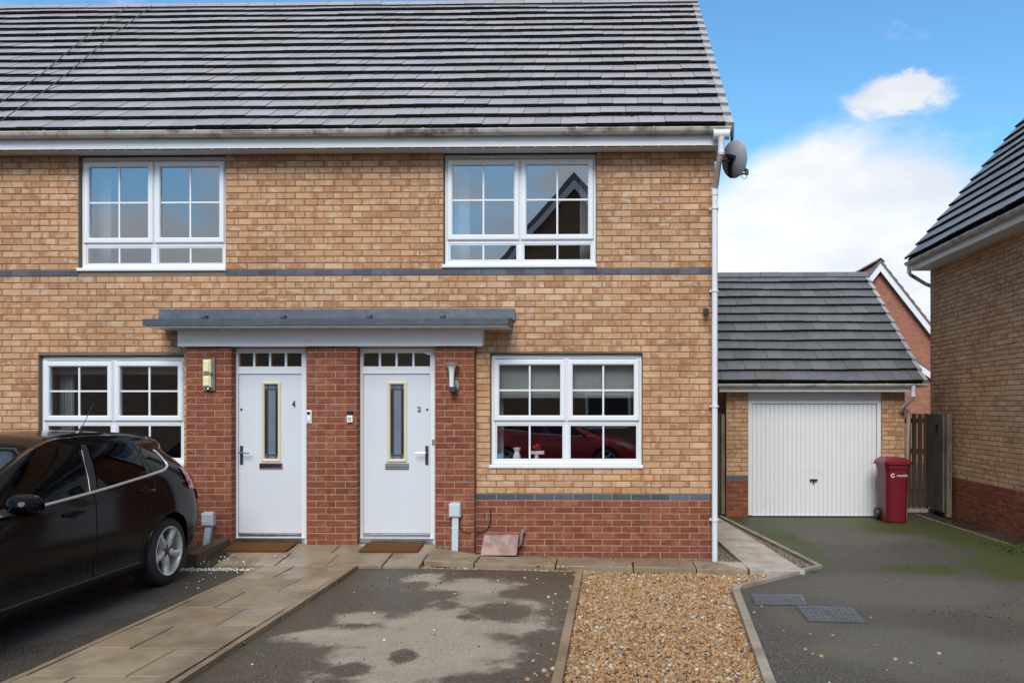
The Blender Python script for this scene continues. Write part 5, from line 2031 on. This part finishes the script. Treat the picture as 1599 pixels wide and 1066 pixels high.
# ------------------------------------------------------------------ inspection covers
def cover(pts, label, ribs):
    cx_ = sum(p[0] for p in pts) / 4
    cy_ = sum(p[1] for p in pts) / 4
    t = thing('inspection_cover', label, 'drain cover', (cx_, cy_, gz(cx_, cy_) - .035), 'drain covers in the drive')
    z = lambda p, d: (p[0], p[1], gz(*p) - .035 + d)
    MB().hexa([z(p, -.02) for p in pts] + [z(p, .004) for p in pts]).build('cover_frame', DARKMET, t)
    P_ = [Vector(p) for p in pts]
    ins = lambda s, r: tuple((P_[0] * (1 - s) + P_[1] * s) * (1 - r) + (P_[3] * (1 - s) + P_[2] * s) * r)
    MB().hexa([z(ins(*q), .0) for q in ((.04, .05), (.96, .05), (.96, .95), (.04, .95))] + [z(ins(*q), .008) for q in ((.04, .05), (.96, .05), (.96, .95), (.04, .95))]).build('plate', COVERM, t)
    rb_ = MB()
    nx, ny = ribs
    for i in range(nx):
        for j in range(ny):
            s0, s1 = .08 + .84 * (i + .15) / nx, .08 + .84 * (i + .85) / nx
            r0, r1 = .1 + .8 * (j + .15) / ny, .1 + .8 * (j + .85) / ny
            q = ((s0, r0), (s1, r0), (s1, r1), (s0, r1))
            rb_.hexa([z(ins(*k), .0085) for k in q] + [z(ins(*k), .012) for k in q])
    rb_.build('tread_pattern', COVERM, t, kind='stuff')


COVERM = plain('cover_iron', (.115, .118, .125), .45, .2, var=.3, vscale=18, dirt=((.05, .05, .04), .5, .7, 12))


def gp(u, v, dz=-.035):
    y = -2.0
    for _ in range(30):
        x = PX(u, y)
        z = gz(x, y) + dz
        d = FPX * (CAM_Z - z) / (v - PPY)
        y = d + CAM_Y
    return (PX(u, y), y)


cover([gp(1178, 943.5), gp(1264, 943.5), gp(1256, 926), gp(1169, 926)], 'ribbed iron drain cover nearest the kerb corner', (16, 1))
cover([gp(1260, 969), gp(1356, 971), gp(1333, 945.5), gp(1240, 943.5)], 'square studded drain cover with mossy edges, further from the kerb', (10, 5))

# ------------------------------------------------------------------ houses beyond
FY = 19.0
fx = lambda u, y=FY: PX(u, y)
F = thing('far_house', 'red brick gable with white bargeboards behind the garage roof', 'house', (9, FY, 0))
pk = (fx(1372), PZ(414, FY, fx(1372)))
sl = math.tan(R(52))
hwid = 3.3
fe = pk[1] - hwid * sl
b = MB()
b.prism([(pk[0] - hwid, -.3), (pk[0] + hwid, -.3), (pk[0] + hwid, fe), (pk[0], pk[1] - .02), (pk[0] - hwid, fe)], FY, FY + 8)
b.build('wall', FAR_RED, F)
for s in (-1, 1):
    q = MB()
    e = pk[0] + s * (hwid + .35)
    ez = pk[1] - (hwid + .35) * sl
    th_ = .12
    q.hexa([(pk[0], FY - .16, pk[1] + .02), (e, FY - .16, ez + .02), (e, FY + 8, ez + .02), (pk[0], FY + 8, pk[1] + .02),
            (pk[0], FY - .16, pk[1] + .02 + th_), (e, FY - .16, ez + .02 + th_), (e, FY + 8, ez + .02 + th_), (pk[0], FY + 8, pk[1] + .02 + th_)])
    q.build('roof_slope', TILE_B, F)
    bb_ = MB()
    bb_.hexa([(pk[0], FY - .20, pk[1] - .25), (e, FY - .20, ez - .25), (e, FY - .165, ez - .25), (pk[0], FY - .165, pk[1] - .25),
              (pk[0], FY - .20, pk[1] + .05), (e, FY - .20, ez + .05), (e, FY - .165, ez + .05), (pk[0], FY - .165, pk[1] + .05)])
    bb_.build('bargeboard', UPVC, F)
    # verge tile ends stepping down the slope
    vt = MB()
    nst = 18
    for k in range(nst):
        t0, t1 = k / nst, (k + 1) / nst
        xa_, xb_ = pk[0] + (e - pk[0]) * t0, pk[0] + (e - pk[0]) * t1
        za_, zb_ = pk[1] + (ez - pk[1]) * t0, pk[1] + (ez - pk[1]) * t1
        vt.hexa([(xa_, FY - .23, za_ + .06), (xb_, FY - .23, zb_ + .06), (xb_, FY + .1, zb_ + .06), (xa_, FY + .1, za_ + .06),
                 (xa_, FY - .23, za_ + .15), (xb_, FY - .23, zb_ + .20), (xb_, FY + .1, zb_ + .20), (xa_, FY + .1, za_ + .15)])
    vt.build('verge_tiles', TILE_B, F)
ridge_tiles(F, FY - .2, FY + 8, pk[0], pk[1] + .2, .45, TILE_B, axis='y', r=.16)
# lower lean-to roof of the same house
q = MB()
l0, l1 = (fx(1408, FY - 1), PZ(551, FY - 1, fx(1408, FY - 1))), (fx(1475, FY - 1), PZ(596, FY - 1, fx(1475, FY - 1)))
q.hexa([(l0[0], FY - 1, l0[1]), (l1[0], FY - 1, l1[1]), (l1[0], FY, l1[1]), (l0[0], FY, l0[1]), (l0[0], FY - 1, l0[1] + .14), (l1[0], FY - 1, l1[1] + .14), (l1[0], FY, l1[1] + .14), (l0[0], FY, l0[1] + .14)])
q.build('porch_roof', TILE_B, F)
q = MB()
q.hexa([(l0[0], FY - 1.04, l0[1] - .22), (l1[0], FY - 1.04, l1[1] - .22), (l1[0], FY - 1.005, l1[1] - .22), (l0[0], FY - 1.005, l0[1] - .22),
        (l0[0], FY - 1.04, l0[1] + .0), (l1[0], FY - 1.04, l1[1] + .0), (l1[0], FY - 1.005, l1[1] + .0), (l0[0], FY - 1.005, l0[1] + .0)])
q.build('porch_bargeboard', UPVC, F)
MB().prism([(l0[0] - .9, -.3), (l1[0], -.3), (l1[0], l1[1] - .005), (l0[0], l0[1] - .005), (l0[0] - .9, l0[1] - .005)], FY - .9, FY - .01).build('porch_wall', FAR_RED, F)

# house across the street (seen in the window glass)
O = thing('opposite_house', 'brick gabled house across the street, seen only as a reflection in the windows', 'house', (-1, -17, 0))
OY = -15.0
ok = (-1.15, 8.7)
b = MB()
b.prism([(ok[0] - 3.6, -.3), (ok[0] + 3.6, -.3), (ok[0] + 3.6, 4.7), (ok[0], ok[1]), (ok[0] - 3.6, 4.7)], OY - 8, OY)
b.build('wall', OPP_BRICK, O)
for s in (-1, 1):
    e, ez = ok[0] + s * 4.0, ok[1] - 4.0 * (4 / 3.6)
    MB().hexa([(ok[0], OY + .2, ok[1] + .02), (e, OY + .2, ez + .02), (e, OY - 8, ez + .02), (ok[0], OY - 8, ok[1] + .02),
               (ok[0], OY + .2, ok[1] + .22), (e, OY + .2, ez + .22), (e, OY - 8, ez + .22), (ok[0], OY - 8, ok[1] + .22)]).build('roof_slope', TILE_R, O)
for s in (-1, 1):
    e, ez = ok[0] + s * 4.0, ok[1] - 4.0 * (4 / 3.6)
    MB().hexa([(ok[0], OY + .16, ok[1] - .25), (e, OY + .16, ez - .25), (e, OY + .2, ez - .25), (ok[0], OY + .2, ok[1] - .25),
               (ok[0], OY + .16, ok[1] + .0), (e, OY + .16, ez), (e, OY + .2, ez), (ok[0], OY + .2, ok[1])]).build('bargeboard', UPVC, O)
ww = MB()
ww.frame(-.9, .5, 1.0, 2.1, .08, 0, .06)
ww.v = [(x_, OY + .06 - y_, z_) for x_, y_, z_ in ww.v]
wo_ = ww.build('window', UPVC, O)
MB().box(-.82, .42, OY + .005, OY + .02, 1.08, 2.02).build('pane', BLACKP, wo_)


O2 = thing('opposite_house', 'long low brick house across the street, seen only as a reflection in the left windows', 'house', (-17, -20, 0))
MB().box(-30, -8.5, -27, -17, -.3, 4.1).build('wall', OPP_BRICK, O2)
rq = MB()
rq.hexa([(-30.2, -16.6, 4.0), (-8.3, -16.6, 4.0), (-8.3, -22, 6.5), (-30.2, -22, 6.5), (-30.2, -16.6, 4.15), (-8.3, -16.6, 4.15), (-8.3, -22, 6.65), (-30.2, -22, 6.65)])
rq.build('roof_slope', TILE_R, O2)

# ------------------------------------------------------------------ cars
def catmull(P, n):
    """P (k, ...) resampled with n steps per segment along axis 0"""
    P = np.asarray(P, float)
    K = len(P)
    E = np.concatenate([[2 * P[0] - P[1]], P, [2 * P[-1] - P[-2]]])
    out = []
    for i in range(K - 1):
        p0, p1, p2, p3 = E[i], E[i + 1], E[i + 2], E[i + 3]
        for k in range(n):
            t = k / n
            out.append(.5 * ((2 * p1) + (-p0 + p2) * t + (2 * p0 - 5 * p1 + 4 * p2 - p3) * t * t + (-p0 + 3 * p1 - 3 * p2 + p3) * t ** 3))
    out.append(P[-1])
    return np.array(out)


RW, FW, WR = .83, 3.48, .325
LN = [
    # sill bottom
    ([.26, .38, .56, .85, 1.2, 1.7, 2.2, 2.6, 3.0, 3.48, 3.95, 4.2], [.70, .76, .79, .80, .80, .80, .80, .80, .80, .80, .73, .58], [.27, .23, .20, .19, .19, .19, .19, .19, .19, .19, .19, .21]),
    ([.20, .35, .56, .85, 1.2, 1.7, 2.2, 2.6, 3.0, 3.48, 3.96, 4.26], [.79, .845, .865, .875, .865, .86, .86, .86, .865, .875, .82, .65], [.33, .30, .28, .27, .265, .265, .265, .265, .265, .27, .28, .3]),
    ([.17, .33, .56, .85, 1.2, 1.7, 2.2, 2.6, 3.0, 3.48, 3.98, 4.30], [.83, .875, .89, .90, .868, .856, .856, .856, .865, .895, .85, .68], [.46, .45, .45, .45, .40, .38, .38, .38, .40, .44, .44, .44]),
    ([.17, .32, .56, .85, 1.2, 1.7, 2.2, 2.6, 3.0, 3.48, 3.98, 4.29], [.85, .895, .915, .925, .90, .895, .895, .895, .90, .915, .87, .68], [.62, .63, .64, .64, .60, .58, .58, .58, .60, .63, .62, .58]),
    ([.22, .35, .57, .85, 1.2, 1.7, 2.2, 2.6, 3.0, 3.48, 3.97, 4.22], [.835, .872, .89, .898, .892, .89, .89, .89, .89, .89, .85, .66], [.85, .88, .90, .90, .875, .855, .84, .825, .815, .80, .76, .68]),
    # belt
    ([.31, .43, .64, .88, 1.25, 1.8, 2.35, 2.85, 3.18, 3.53, 3.95, 4.15], [.79, .815, .835, .85, .86, .863, .865, .865, .855, .83, .77, .60], [1.06, 1.10, 1.11, 1.095, 1.06, 1.015, .98, .952, .93, .885, .83, .75]),
    # top of side glass
    ([.40, .54, .75, 1.0, 1.32, 1.83, 2.28, 2.82, 3.22, 3.53, 3.93, 4.1], [.60, .64, .665, .678, .685, .69, .685, .725, .80, .74, .68, .52], [1.26, 1.30, 1.345, 1.38, 1.405, 1.415, 1.38, 1.165, .96, .92, .86, .78]),
    ([.40, .55, .77, 1.02, 1.32, 1.81, 2.2, 2.75, 3.25, 3.53, 3.92, 4.1], [.51, .55, .575, .59, .60, .60, .585, .61, .66, .55, .5, .4], [1.375, 1.405, 1.435, 1.455, 1.472, 1.475, 1.43, 1.20, .985, .95, .88, .79]),
    ([.33, .52, .76, 1.02, 1.32, 1.81, 2.16, 2.70, 3.30, 3.53, 3.92, 4.12], [0] * 12, [1.41, 1.445, 1.475, 1.495, 1.508, 1.505, 1.455, 1.235, 1.0, .965, .895, .80]),
]


def make_car(name, label, paint, loc, heading, group=None):
    """car built nose along local +x, left side +y; heading = world angle of the nose"""
    root = thing(name, label, 'car', (0, 0, 0), group)
    net = np.array([[(s, w, z) for s, w, z in zip(*l)] for l in LN]).transpose(1, 0, 2)   # k, t, 3
    NT_ = net.shape[1]
    full = np.concatenate([net, net[:, NT_ - 2::-1] * np.array((1, -1, 1))], 1)
    fine = catmull(full, 10)
    fine = catmull(fine.transpose(1, 0, 2), 5).transpose(1, 0, 2)      # (a,b,3)
    A, B = fine.shape[:2]
    xo_ = RW + .0
    V = fine.copy()
    flatV = V.reshape(-1, 3)
    ins = np.zeros(len(flatV), bool)
    AR = .372
    for cw in (RW, FW):
        d = np.hypot(flatV[:, 0] - cw, flatV[:, 2] - WR)
        k = (d < AR) & (flatV[:, 2] < .80) & (np.abs(flatV[:, 1]) > .5)
        ins |= k
    faces = []
    for i in range(A - 1):
        for j in range(B - 1):
            f = (i * B + j, i * B + j + 1, (i + 1) * B + j + 1, (i + 1) * B + j)
            if all(ins[q] for q in f):
                continue
            faces.append(f)
    used = {q for f in faces for q in f}
    for cw in (RW, FW):
        for q in used:
            if ins[q]:
                dx_, dz_2 = flatV[q, 0] - cw, flatV[q, 2] - WR
                d = math.hypot(dx_, dz_2)
                if d < AR:
                    flatV[q, 0] = cw + dx_ / d * AR
                    flatV[q, 2] = WR + dz_2 / d * AR
    mb = MB()
    mb.add(flatV.tolist(), faces)
    # rear and front closing surfaces
    for end, sgn in ((0, -1), (A - 1, 1)):
        col = fine[end][:(B + 1) // 2]
        Gd = []
        for p in col:
            row = []
            for q in range(13):
                t = 1 - 2 * q / 12
                row.append((p[0] + sgn * .07 * (1 - t * t), p[1] * t, p[2]))
            Gd.append(row)
        mb.grid(Gd)
    body = mb.build('body', paint, root, smooth=True)
    mid = fine[:, :(B + 1) // 2]
    S_, W_, Z_ = mid[..., 0].ravel(), mid[..., 1].ravel(), mid[..., 2].ravel()

    def width(s, z):
        d = (S_ - s) ** 2 + (Z_ - z) ** 2
        k = np.argpartition(d, 5)[:5]
        w = 1 / (d[k] + 1e-6)
        return float((W_[k] * w).sum() / w.sum())
    bS, bW, bZ = fine[:, 25].T
    tS, tW, tZ = fine[:, 30].T
    belt = lambda s: float(np.interp(s, bS, bZ))
    wtop = lambda s: float(np.interp(s, tS, tZ))
    ga_, gb_ = np.gradient(fine, axis=0), np.gradient(fine, axis=1)
    NRM = np.cross(ga_, gb_)
    NRM /= np.linalg.norm(NRM, axis=2, keepdims=True) + 1e-9
    if NRM[50, 12, 1] < 0:
        NRM = -NRM

    def skin(a0, a1, b0, b1, side, out=.006, edge=None):
        g_ = (fine + NRM * out)[a0:a1 + 1, b0:b1 + 1] * np.array((1, side, 1))
        return g_.tolist()

    def sidepatch(sb0, sb1, st0, st1, side, out=.005, lo=.028, hi=.012, n=14, m_=7, cap=None):
        Gd = []
        for i in range(n + 1):
            a = i / n
            row = []
            for j in range(m_ + 1):
                b_ = j / m_
                s = (sb0 + (sb1 - sb0) * a) * (1 - b_) + (st0 + (st1 - st0) * a) * b_
                zl, zh = belt(s) + lo, max(belt(s) + lo + .002, wtop(s) - hi)
                z = zl + (zh - zl) * b_
                wl_, wh_ = float(np.interp(s, bS, bW)), float(np.interp(s, tS, tW))
                f_ = (z - belt(s)) / max(.02, wtop(s) - belt(s))
                w = wl_ + (wh_ - wl_) * f_ + .020 * math.sin(math.pi * min(1, max(0, f_))) + out
                row.append((s, w * side, z))
            Gd.append(row)
        return Gd
    for side in (1, -1):
        for (a, b_, c, d) in ((1.99, 3.04, 1.87, 2.60), (1.15, 1.87, 1.115, 1.765), (.76, 1.06, .84, 1.07)):
            MB().grid(sidepatch(a, b_, c, d, side)).build('side_window', CARGLASS, root, smooth='all')
        # black pillars between the glasses
        for (a, b_, c, d) in ((1.885, 1.975, 1.78, 1.855), (1.07, 1.14, 1.08, 1.105)):
            MB().grid(sidepatch(a, b_, c, d, side, .004, n=3)).build('pillar_trim', BLACKP, root, smooth='all')
        # bright trim under the glass, turning up behind the quarter light
        ss = [3.20, 3.0, 2.7, 2.4, 2.1, 1.8, 1.5, 1.2, 1.0, .86]
        pts_ = [(s, (width(s, belt(s) + .012) + .006) * side, belt(s) + .012) for s in ss]
        for (s, z) in ((.775, 1.13), (.735, 1.155), (.73, 1.20), (.765, 1.27), (.79, 1.30)):
            pts_.append((s, (width(s, z) + .006) * side, z))
        MB().tube(catmull(pts_, 4).tolist(), .012, 6).build('chrome_trim', TRIMM, root, smooth=True)
        MB().tube([(s, (width(s, z) + .006) * side, z) for s, z in ((1.985, 1.02), (1.945, 1.12), (1.905, 1.24), (1.875, 1.36))], .005, 6).build('window_edge', CHROME, root, smooth=True)
        # shut lines
        for ln_ in ([(1.93, 1.0), (1.94, .8), (1.935, .6), (1.93, .4), (1.93, .28)], [(3.02, .93), (3.04, .8), (3.05, .6), (3.04, .4), (3.02, .28)],
                    [(1.05, 1.07), (1.08, .92), (1.16, .77), (1.24, .62), (1.255, .45), (1.25, .28)]):
            MB().tube([(s, (width(s, z) + .0005) * side, z) for s, z in catmull(ln_, 4)], .0045, 5).build('shut_line', SEAM, root)
        # door crease low down and sill strake
        MB().tube([(s, (width(s, .30) - .002) * side, .30) for s in np.linspace(1.28, 3.0, 18)], .012, 6).build('sill_strake', BLACKP, root, smooth=True)
        # handles
        for s in (2.22, 1.22):
            z = belt(s) - .115
            w = width(s, z)
            MB().tube([(s - .10, (w - .002) * side, z), (s - .09, (w + .028) * side, z + .003), (s, (w + .035) * side, z + .004), (s + .09, (w + .028) * side, z + .002), (s + .10, (w - .002) * side, z)],
                      [.012, .014, .015, .014, .012], 8).build('door_handle', paint, root, smooth=True)
            MB().lathe([(0, .002), (.05, .001), (.055, -.004)], 18, Matrix.Translation((s, (w + .001) * side, z - .004)) @ Matrix.Rotation(R(-90) * side, 4, 'X') @ Matrix.Diagonal((1.1, .62, 1, 1))).build('handle_recess', SEAM, root, smooth=True)
        # wheel arch lip
        for cw in (RW, FW):
            lip = []
            for k in range(17):
                a_ = R(-18 + 216 * k / 16)
                s, z = cw + (AR + .006) * math.cos(a_), WR + (AR + .006) * math.sin(a_)
                lip.append((s, (width(s, max(z, .2)) + .0) * side, z))
            MB().tube(lip, .010, 6).build('arch_lip', paint, root, smooth=True)
            well = MB()
            arc = [R(-16 + 212 * k / 24) for k in range(25)]
            ring_ = lambda y_: [(cw + (AR + .004) * math.cos(a_), side * y_, WR + (AR + .004) * math.sin(a_)) for a_ in arc]
            well.grid([ring_(.84), ring_(.52)])
            well.add(ring_(.52), [tuple(range(25))])
            well.build('wheel_well', SEAM, root, smooth=True)
        # tail lamp wrapping the corner, its tip climbing the edge of the hatch
        T_ = MB()
        T_.grid(skin(0, 15, 20, 25, side, .009))
        T_.grid(skin(0, 5, 25, 28, side, .009))
        ed = skin(0, 0, 18, 25, side, .009)[0]
        T_.grid([[(p[0] - .006, p[1], p[2]) for p in ed], [(p[0] - .05, p[1] - .16 * side, p[2]) for p in ed]])
        T_.build('tail_light', LAMPR, root, smooth='all')
        hl = []
        for (s, zl, zh) in ((3.72, .78, .80), (3.85, .72, .79), (4.0, .66, .77), (4.12, .62, .73)):
            hl.append([(s + .01, (width(s, zl + (zh - zl) * j / 3) + .008) * side, zl + (zh - zl) * j / 3) for j in range(4)])
        MB().grid(hl).build('headlight', LAMPC, root, smooth='all')
        # mirror
        mz_, ms = 1.035, 2.86
        mw = width(ms, .96)
        mr = MB()
        sh_ = []
        for k in range(9):
            t = k / 8
            yy = mw + .055 + .20 * t
            r_ = (.082, .095, .102, .105, .104, .10, .092, .075, .03)[k]
            sh_.append([(ms + .03 + r_ * .95 * math.cos(a_) * (1.25 if math.cos(a_) > 0 else .45), yy * side, mz_ - .012 * t + r_ * .78 * math.sin(a_)) for a_ in (2 * math.pi * q / 16 for q in range(17))])
        mr.grid(sh_)
        mir = mr.build('door_mirror', paint, root, smooth='all')
        MB().hexa([(ms - .02, (mw - .02) * side, .955), (ms + .10, (mw - .02) * side, .955), (ms + .08, (mw + .12) * side, .965), (ms, (mw + .12) * side, .965),
                   (ms - .02, (mw - .02) * side, 1.0), (ms + .10, (mw - .02) * side, 1.0), (ms + .08, (mw + .12) * side, 1.0), (ms, (mw + .12) * side, 1.0)]).build('mirror_foot', BLACKP, mir)
        MB().tube([(ms + .11, (mw + .12) * side, mz_ - .055), (ms + .085, (mw + .19) * side, mz_ - .055), (ms + .045, (mw + .238) * side, mz_ - .048)], [.009, .012, .009], 8).build('indicator', LAMPC, mir, smooth=True)
    # windscreen and rear window follow the loft
    t0, t1 = 6 * 5 + 3, B - 1 - (6 * 5 + 3)
    ws = fine[62:80, t0:t1 + 1].copy()
    nrm = np.array((.55, 0, .83)) * .006
    MB().grid((ws + nrm).tolist()).build('windscreen', SCRGLASS, root, smooth='all')
    rg = []
    for i, (z, s) in enumerate(((1.10, .23), (1.18, .29), (1.26, .34), (1.34, .385))):
        w = (.60, .585, .565, .54)[i]
        rg.append([(s - .06 * (1 - (q / 6 - 1) ** 2) - .004, w * (1 - q / 6), z) for q in range(13)])
    MB().grid(rg).build('rear_window', CARGLASS, root, smooth='all')
    # spoiler lip at the back of the roof
    MB().hexa([(.33, -.46, 1.375), (.33, .46, 1.375), (.52, .50, 1.405), (.52, -.50, 1.405), (.32, -.45, 1.405), (.32, .45, 1.405), (.54, .48, 1.438), (.54, -.48, 1.438)]).build('spoiler', paint, root)
    # aerial
    MB().tube([(.78, 0, 1.47), (.76, 0, 1.505), (.74, 0, 1.53)], [.03, .016, .007], 8).tube([(.74, 0, 1.525), (.56, 0, 1.76)], .0035, 6).build('aerial', BLACKP, root, smooth=True)
    # roof strip
    for s_ in (.5, -.5):
        MB().tube([(s, s_ * 1.13, float(np.interp(s, LN[7][0], LN[7][2])) + .014) for s in np.linspace(.65, 2.1, 12)], .008, 6).build('roof_strip', BLACKP, root, smooth=True)
    # floor and seats
    MB().box(.15, 4.15, -.74, .74, .19, .23).build('underside', BLACKP, root)
    for s in (1.65, 2.4):
        for y in (-.36, .36):
            st_ = MB()
            st_.hexa([(s - .22, y - .23, .45), (s - .10, y - .23, .45), (s - .10, y + .23, .45), (s - .22, y + .23, .45), (s - .40, y - .20, 1.05), (s - .30, y - .20, 1.05), (s - .30, y + .20, 1.05), (s - .40, y + .20, 1.05)])
            st_.bbox(s - .42, s - .32, y - .12, y + .12, 1.08, 1.24)
            st_.build('seat', BLACKP, root)
    # wheels
    for cw in (RW, FW):
        for side in (1, -1):
            Mw = Matrix.Translation((cw, side * .785, WR)) @ Matrix.Rotation(R(-90) * side, 4, 'X')    # local z points outward
            dk_ = MB()
            dk_.lathe([(0, -.02), (.15, -.02), (.15, -.03), (.236, -.035), (.236, -.05)], 30, Mw)
            wh = dk_.build('wheel', DARKMET, root, smooth=True)
            MB().lathe([(.236, -.10), (.290, -.105), (.315, -.095), (.325, -.07), (.325, .06), (.320, .085), (.305, .105), (.275, .115), (.245, .112), (.233, .10), (.232, -.09)], 48, Mw).build('tyre', TYRE, wh, smooth=True)
            rim = MB()
            rim.lathe([(.233, .10), (.238, .113), (.232, .117), (.220, .108), (.213, .075), (.211, .02), (.209, -.06)], 48, Mw)
            for k in range(5):
                a0 = 2 * math.pi * k / 5 + .32
                sec = [(.03, .040, .085, .045), (.075, .034, .098, .05), (.13, .024, .104, .045), (.18, .026, .104, .04), (.222, .040, .106, .03)]
                rows_ = []
                for r_, hw_, zt3, dp_ in sec:
                    rows_.append([(r_, -hw_ - .006, zt3 - dp_), (r_, -hw_, zt3 - .012), (r_, -hw_ * .45, zt3), (r_, hw_ * .45, zt3), (r_, hw_, zt3 - .012), (r_, hw_ + .006, zt3 - dp_)])
                Rk = Mw @ Matrix.Rotation(a0, 4, 'Z')
                rim.grid([[tuple(Rk @ Vector(p)) for p in r_] for r_ in rows_])
            rim.build('rim', ALLOY, wh, smooth=True)
            hub = MB()
            hub.lathe([(0, .098), (.028, .097), (.033, .09), (.06, .075), (.06, .05)], 24, Mw)
            for k in range(5):
                a0 = 2 * math.pi * k / 5 + .32 + .63
                hub.lathe([(0, .095), (.010, .094), (.011, .07)], 8, Mw @ Matrix.Translation((.052 * math.cos(a0), .052 * math.sin(a0), 0)))
            hub.build('hub_cap', DARKMET, wh, smooth=True)
    # stand the car in place: pivot is the rear axle
    root.location = loc
    root.rotation_euler = (0, 0, heading)
    f = Vector((math.cos(heading), math.sin(heading), 0))
    root.location = Vector(loc) - f * RW
    return root


fwd = Vector((.034, -.9994))
make_car('parked_car', 'dirty black hatchback parked on the left drive with its tail to the house', PAINT_K, (-5.20, -1.60, -.03), math.atan2(fwd.y, fwd.x))
make_car('parked_car', 'red hatchback parked across the street, seen only in the window glass', PAINT_R, (-2.8, -12.6, -.06), 0.0)

# ------------------------------------------------------------------ weeds and moss on the ground
wv, wf = [], []
for _ in range(230):
    if random.random() < .45:
        x, y = random.gauss(5.1, .12), random.gauss(.9, .25)
    else:
        x, y = random.choice([(random.uniform(2.0, 2.2), random.gauss(-.56, .05)), (random.uniform(-4.3, -3.6), random.gauss(-.93, .04)),
                              (random.gauss(5.22, .02), random.uniform(0, 3)), (random.gauss(-2.69, .015), random.uniform(-4.2, -1.2))])
    h = random.uniform(.012, .035) * (1.6 if x > 4.5 else .8)
    a = random.uniform(0, 6.28)
    z = gz(x, y) - .03
    w = .006
    b0 = len(wv)
    dx_, dy_ = math.cos(a), math.sin(a)
    wv += [(x - dy_ * w, y + dx_ * w, z), (x + dy_ * w, y - dx_ * w, z), (x + dx_ * h * .6 + dy_ * w, y + dy_ * h * .6 - dx_ * w, z + h), (x + dx_ * h, y + dy_ * h, z + h * .8), (x + dx_ * h * .6 - dy_ * w, y + dy_ * h * .6 + dx_ * w, z + h)]
    wf.append(tuple(b0 + k for k in range(5)))
LEAF = plain('weed_leaf', (.055, .105, .014), .6, var=.4, vscale=30)
MB().add(wv, wf).build('weeds', LEAF, recalc=False, kind='stuff')
